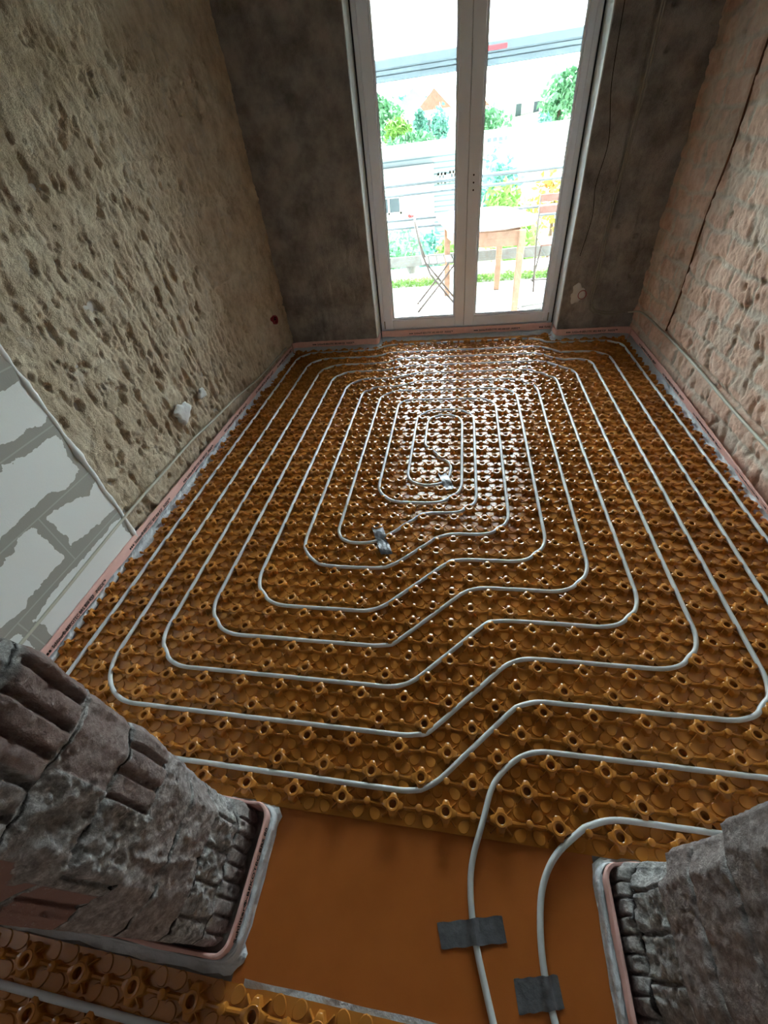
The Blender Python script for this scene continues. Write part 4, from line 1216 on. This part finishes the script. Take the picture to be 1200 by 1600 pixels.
# long siding building
b1 = empty('siding_building', (-3, 25, 0)); tag(b1, 'long flat roofed building clad in pale horizontal siding, seen left below', 'building')
def bb(root, mb, name, m, loc): 
    mb.v = [(x-loc[0], y-loc[1], z-loc[2]) for x, y, z in mb.v]; return mb.build(name, m, root)
L1 = (-3, 25, 0)
mb = MB(); mb.box(-9, 1.2, 25, 31, -5.5, .78); bb(b1, mb, 'upper_walls', M_SIDE, L1)
mb = MB(); mb.box(-9.2, 1.4, 24.7, 31.2, .78, 1.15); bb(b1, mb, 'flat_roof', M_WHITE, L1)
mb = MB(); mb.box(-9, -.62, 24.6, 24.99, -5.5, .42); bb(b1, mb, 'lower_cladding', M_SIDE2, L1)
for (x0, x1, z0, z1) in ((-3.45, -2.2, -1.35, -.62), (-.45, -.05, -.38, .02), (.1, .5, -.36, .05)):
    fr = MB(); y_ = 24.52 if x1 < -.62 else 24.92
    fr.box(x0, x1, y_, y_+.08, z0, z0+.09); fr.box(x0, x1, y_, y_+.08, z1-.09, z1); fr.box(x0, x0+.09, y_, y_+.08, z0, z1); fr.box(x1-.09, x1, y_, y_+.08, z0, z1); fr.box((x0+x1)/2-.04, (x0+x1)/2+.04, y_, y_+.08, z0, z1)
    w = bb(b1, fr, 'window', M_WHITE, L1)
    p = MB(); p.box(x0+.05, x1-.05, y_+.04, y_+.06, z0+.05, z1-.05); bb(w, p, 'pane', M_WIN, L1)
# white annex, right
b2 = empty('white_building', (2.6, 40, 0)); tag(b2, 'white building with a row of small windows seen right of the door post', 'building'); L2 = (2.6, 40, 0)
mb = MB(); mb.box(1.2, 4.9, 40, 46, -6, 1.1); bb(b2, mb, 'walls', M_WHITE, L2)
mb = MB(); mb.box(1.1, 5.0, 39.8, 46.2, 1.1, 1.2); bb(b2, mb, 'roof_edge', M_ROOFG, L2)
for k in range(5):
    p = MB(); p.box(2.4+k*.40, 2.66+k*.40, 39.95, 39.99, .58, .80); bb(b2, p, 'window', M_WIN, L2)
b3 = empty('striped_building', (6, 30, 0)); tag(b3, 'pink tinged house clad in horizontal boards at the right edge of the door glass', 'building'); L3 = (6, 30, 0)
mb = MB(); mb.box(4.4, 10.5, 30, 36, -6, .55); bb(b3, mb, 'walls', M_SIDE3, L3)
mb = MB(); mb.box(3.5, 10.8, 29.7, 36.3, .55, 1.25); bb(b3, mb, 'roof_band', M_WHITE, L3)
def house(cx, cy, w, d, z0, zw, zr, roof, label, wall=M_WHITE):
    root = empty('pitched_house', (cx, cy, z0)); tag(root, label, 'house', 'houses on the hillside')
    mb = MB(); mb.box(-w/2, w/2, -d/2, d/2, 0, zw-z0); mb.build('walls', wall, root)
    mb = MB()
    pr = [(-w/2-.25, zw-z0), (w/2+.25, zw-z0), (0, zr-z0)]
    mb.add([(x, -d/2-.3, z) for x, z in pr]+[(x, d/2+.3, z) for x, z in pr], [(0, 1, 2), (5, 4, 3), (0, 3, 4, 1), (1, 4, 5, 2), (2, 5, 3, 0)]); mb.build('roof', roof, root)
    for k in (-.22, .22):
        mb = MB(); mb.box(w*k-.4, w*k+.4, -d/2-.06, -d/2-.01, (zw-z0)*.4, (zw-z0)*.75); mb.build('window', M_WIN, root)
    return root
house(-7.2, 92, 5.2, 6, .0, 4.6, 6.9, M_ROOFG, 'grey roofed white house on the hill, left')
house(-3.4, 82, 4.2, 6, .0, 3.9, 6.0, M_ROOF, 'red roofed house on the hill beside the grey roofed one')
house(2.0, 88, 4.2, 7, .0, 3.7, 5.6, M_ROOF, 'red roofed house partly behind the door post')
house(10.2, 94, 6.0, 8, .0, 4.7, 7.0, M_WHITE, 'large white house on the hill below the awning bar')
house(14.5, 105, 5, 8, .5, 6.2, 8.5, M_ROOFG, 'grey roofed house farthest right on the hill')
house(-13.5, 110, 7, 8, 1, 5.5, 8, M_WHITE, 'pale house farthest left on the hill')

def tree(c, zg, crown, n, size, m, label, shell=.5, name='tree', grp='trees and shrubs in the garden and on the hill', parts=3, trunk=True):
    x, y, z = c; rx, ry, rz = crown
    root = empty(name, (x, y, zg)); tag(root, label, 'tree' if name == 'tree' else 'shrub', grp)
    mb = MB()
    for k in range(parts):
        ox, oy, oz = (RNG.random(3)-.5)*np.array([rx, ry, rz])*1.1 if k else (0, 0, 0)
        f_ = 1 if k == 0 else .62
        leaves(mb, (ox, oy, z-zg+oz), (rx*f_, ry*f_, rz*f_), n//parts, size, shell)
    mb.build('crown', m, root)
    if trunk:
        mb = MB(); mb.tube([(0, 0, 0), (.03*rx, 0, (z-zg)*.6), (0, 0, z-zg)], max(.03, rx*.07), 7); mb.build('trunk', M_BARK, root, True)
    return root
tree((-9.2, 72, 3.2), -1, (2.2, 1.8, 2.2), 1500, .36, M_LF, 'rounded dark green tree on the hill at the left glass edge')
tree((-6.6, 61, 1.7), -1.5, (1.4, 1.3, 1.4), 1200, .30, M_LF2, 'lighter green tree in front of the hill houses, left')
tree((-4.1, 50, .75), -2.0, (2.6, 1.6, .8), 1300, .26, M_LF, 'low green hedge mass above the siding building')
tree((-3.9, 59, 2.0), -1.5, (.8, .7, 1.3), 800, .22, M_LF3, 'narrow blue green tree between the hill houses')
tree((-1.7, 56, 2.0), -1.5, (.8, .8, 1.5), 800, .22, M_LF3, 'conifer left of the door post on the hill')
tree((-13, 135, 6.6), 2.5, (7.5, 3, 1.8), 1500, .8, M_LF3, 'distant band of trees on the skyline, left')
tree((3.3, 58, 1.3), -1.5, (2.0, 1.6, 1.5), 1200, .30, M_LF, 'green tree right of the door post on the hill')
tree((10.2, 60, 2.2), -1.0, (1.9, 1.6, 2.4), 1500, .32, M_LF, 'tall pointed green tree near the right glass edge')
tree((7.4, 50, .9), -2.5, (.8, .7, .9), 500, .22, M_LF3, 'small dark shrub above the striped house')
tree((1.55, 13.0, .15), -5.5, (.62, .5, .85), 1500, .085, M_LF3, 'slim blue green tree just right of the door post')
tree((1.6, 9.6, -.05), -5.5, (.55, .45, .62), 1700, .065, M_LF2, 'bright green tree behind the table and railing')
tree((2.35, 9.0, .35), -5.5, (.42, .36, .55), 420, .055, M_LFO, 'airy tree with yellow and orange leaves beyond the railing')
tree((-.05, 12.5, -1.2), -5.5, (.55, .5, .75), 1000, .08, M_LF3, 'blue green tree left of the door post below the building')
tree((-.22, 7.3, .05), -5.5, (.42, .3, .32), 1300, .045, M_LF, 'green shrub behind the folding chair', name='shrub')
tree((.66, 7.0, -.02), -5.5, (.30, .26, .26), 900, .045, M_LF2, 'light green shrub under the left table side', name='shrub')
tree((1.60, 6.9, .02), -5.5, (.36, .3, .32), 1300, .045, M_LF2, 'light green shrub under the table, middle', name='shrub')
tree((2.55, 7.2, .18), -5.5, (.36, .3, .40), 1200, .045, M_LF2, 'light green shrub behind the brown chair', name='shrub')
# potted geranium hooked on the railing
gp = empty('geranium_plant', (.13, 5.70, .12)); tag(gp, 'small red flowered geranium by the railing behind the chair', 'plant')
mb = MB(); mb.lathe([(.06, 0), (.085, .13), (.078, .13), (.05, .04)], n=16); mb.build('flower_pot', M_WOODG, gp)
mb = MB(); leaves(mb, (0, 0, .30), (.13, .10, .20), 260, .028, .2); mb.build('foliage', M_LF, gp)
mb = MB(); leaves(mb, (.02, -.02, .60), (.035, .03, .02), 40, .016, .2); mb.tube([(0, 0, .13), (.01, 0, .4), (.02, -.02, .59)], .003, 5); mb.build('red_blossom', plain('red_petals', (.75, .03, .03), .5), gp)
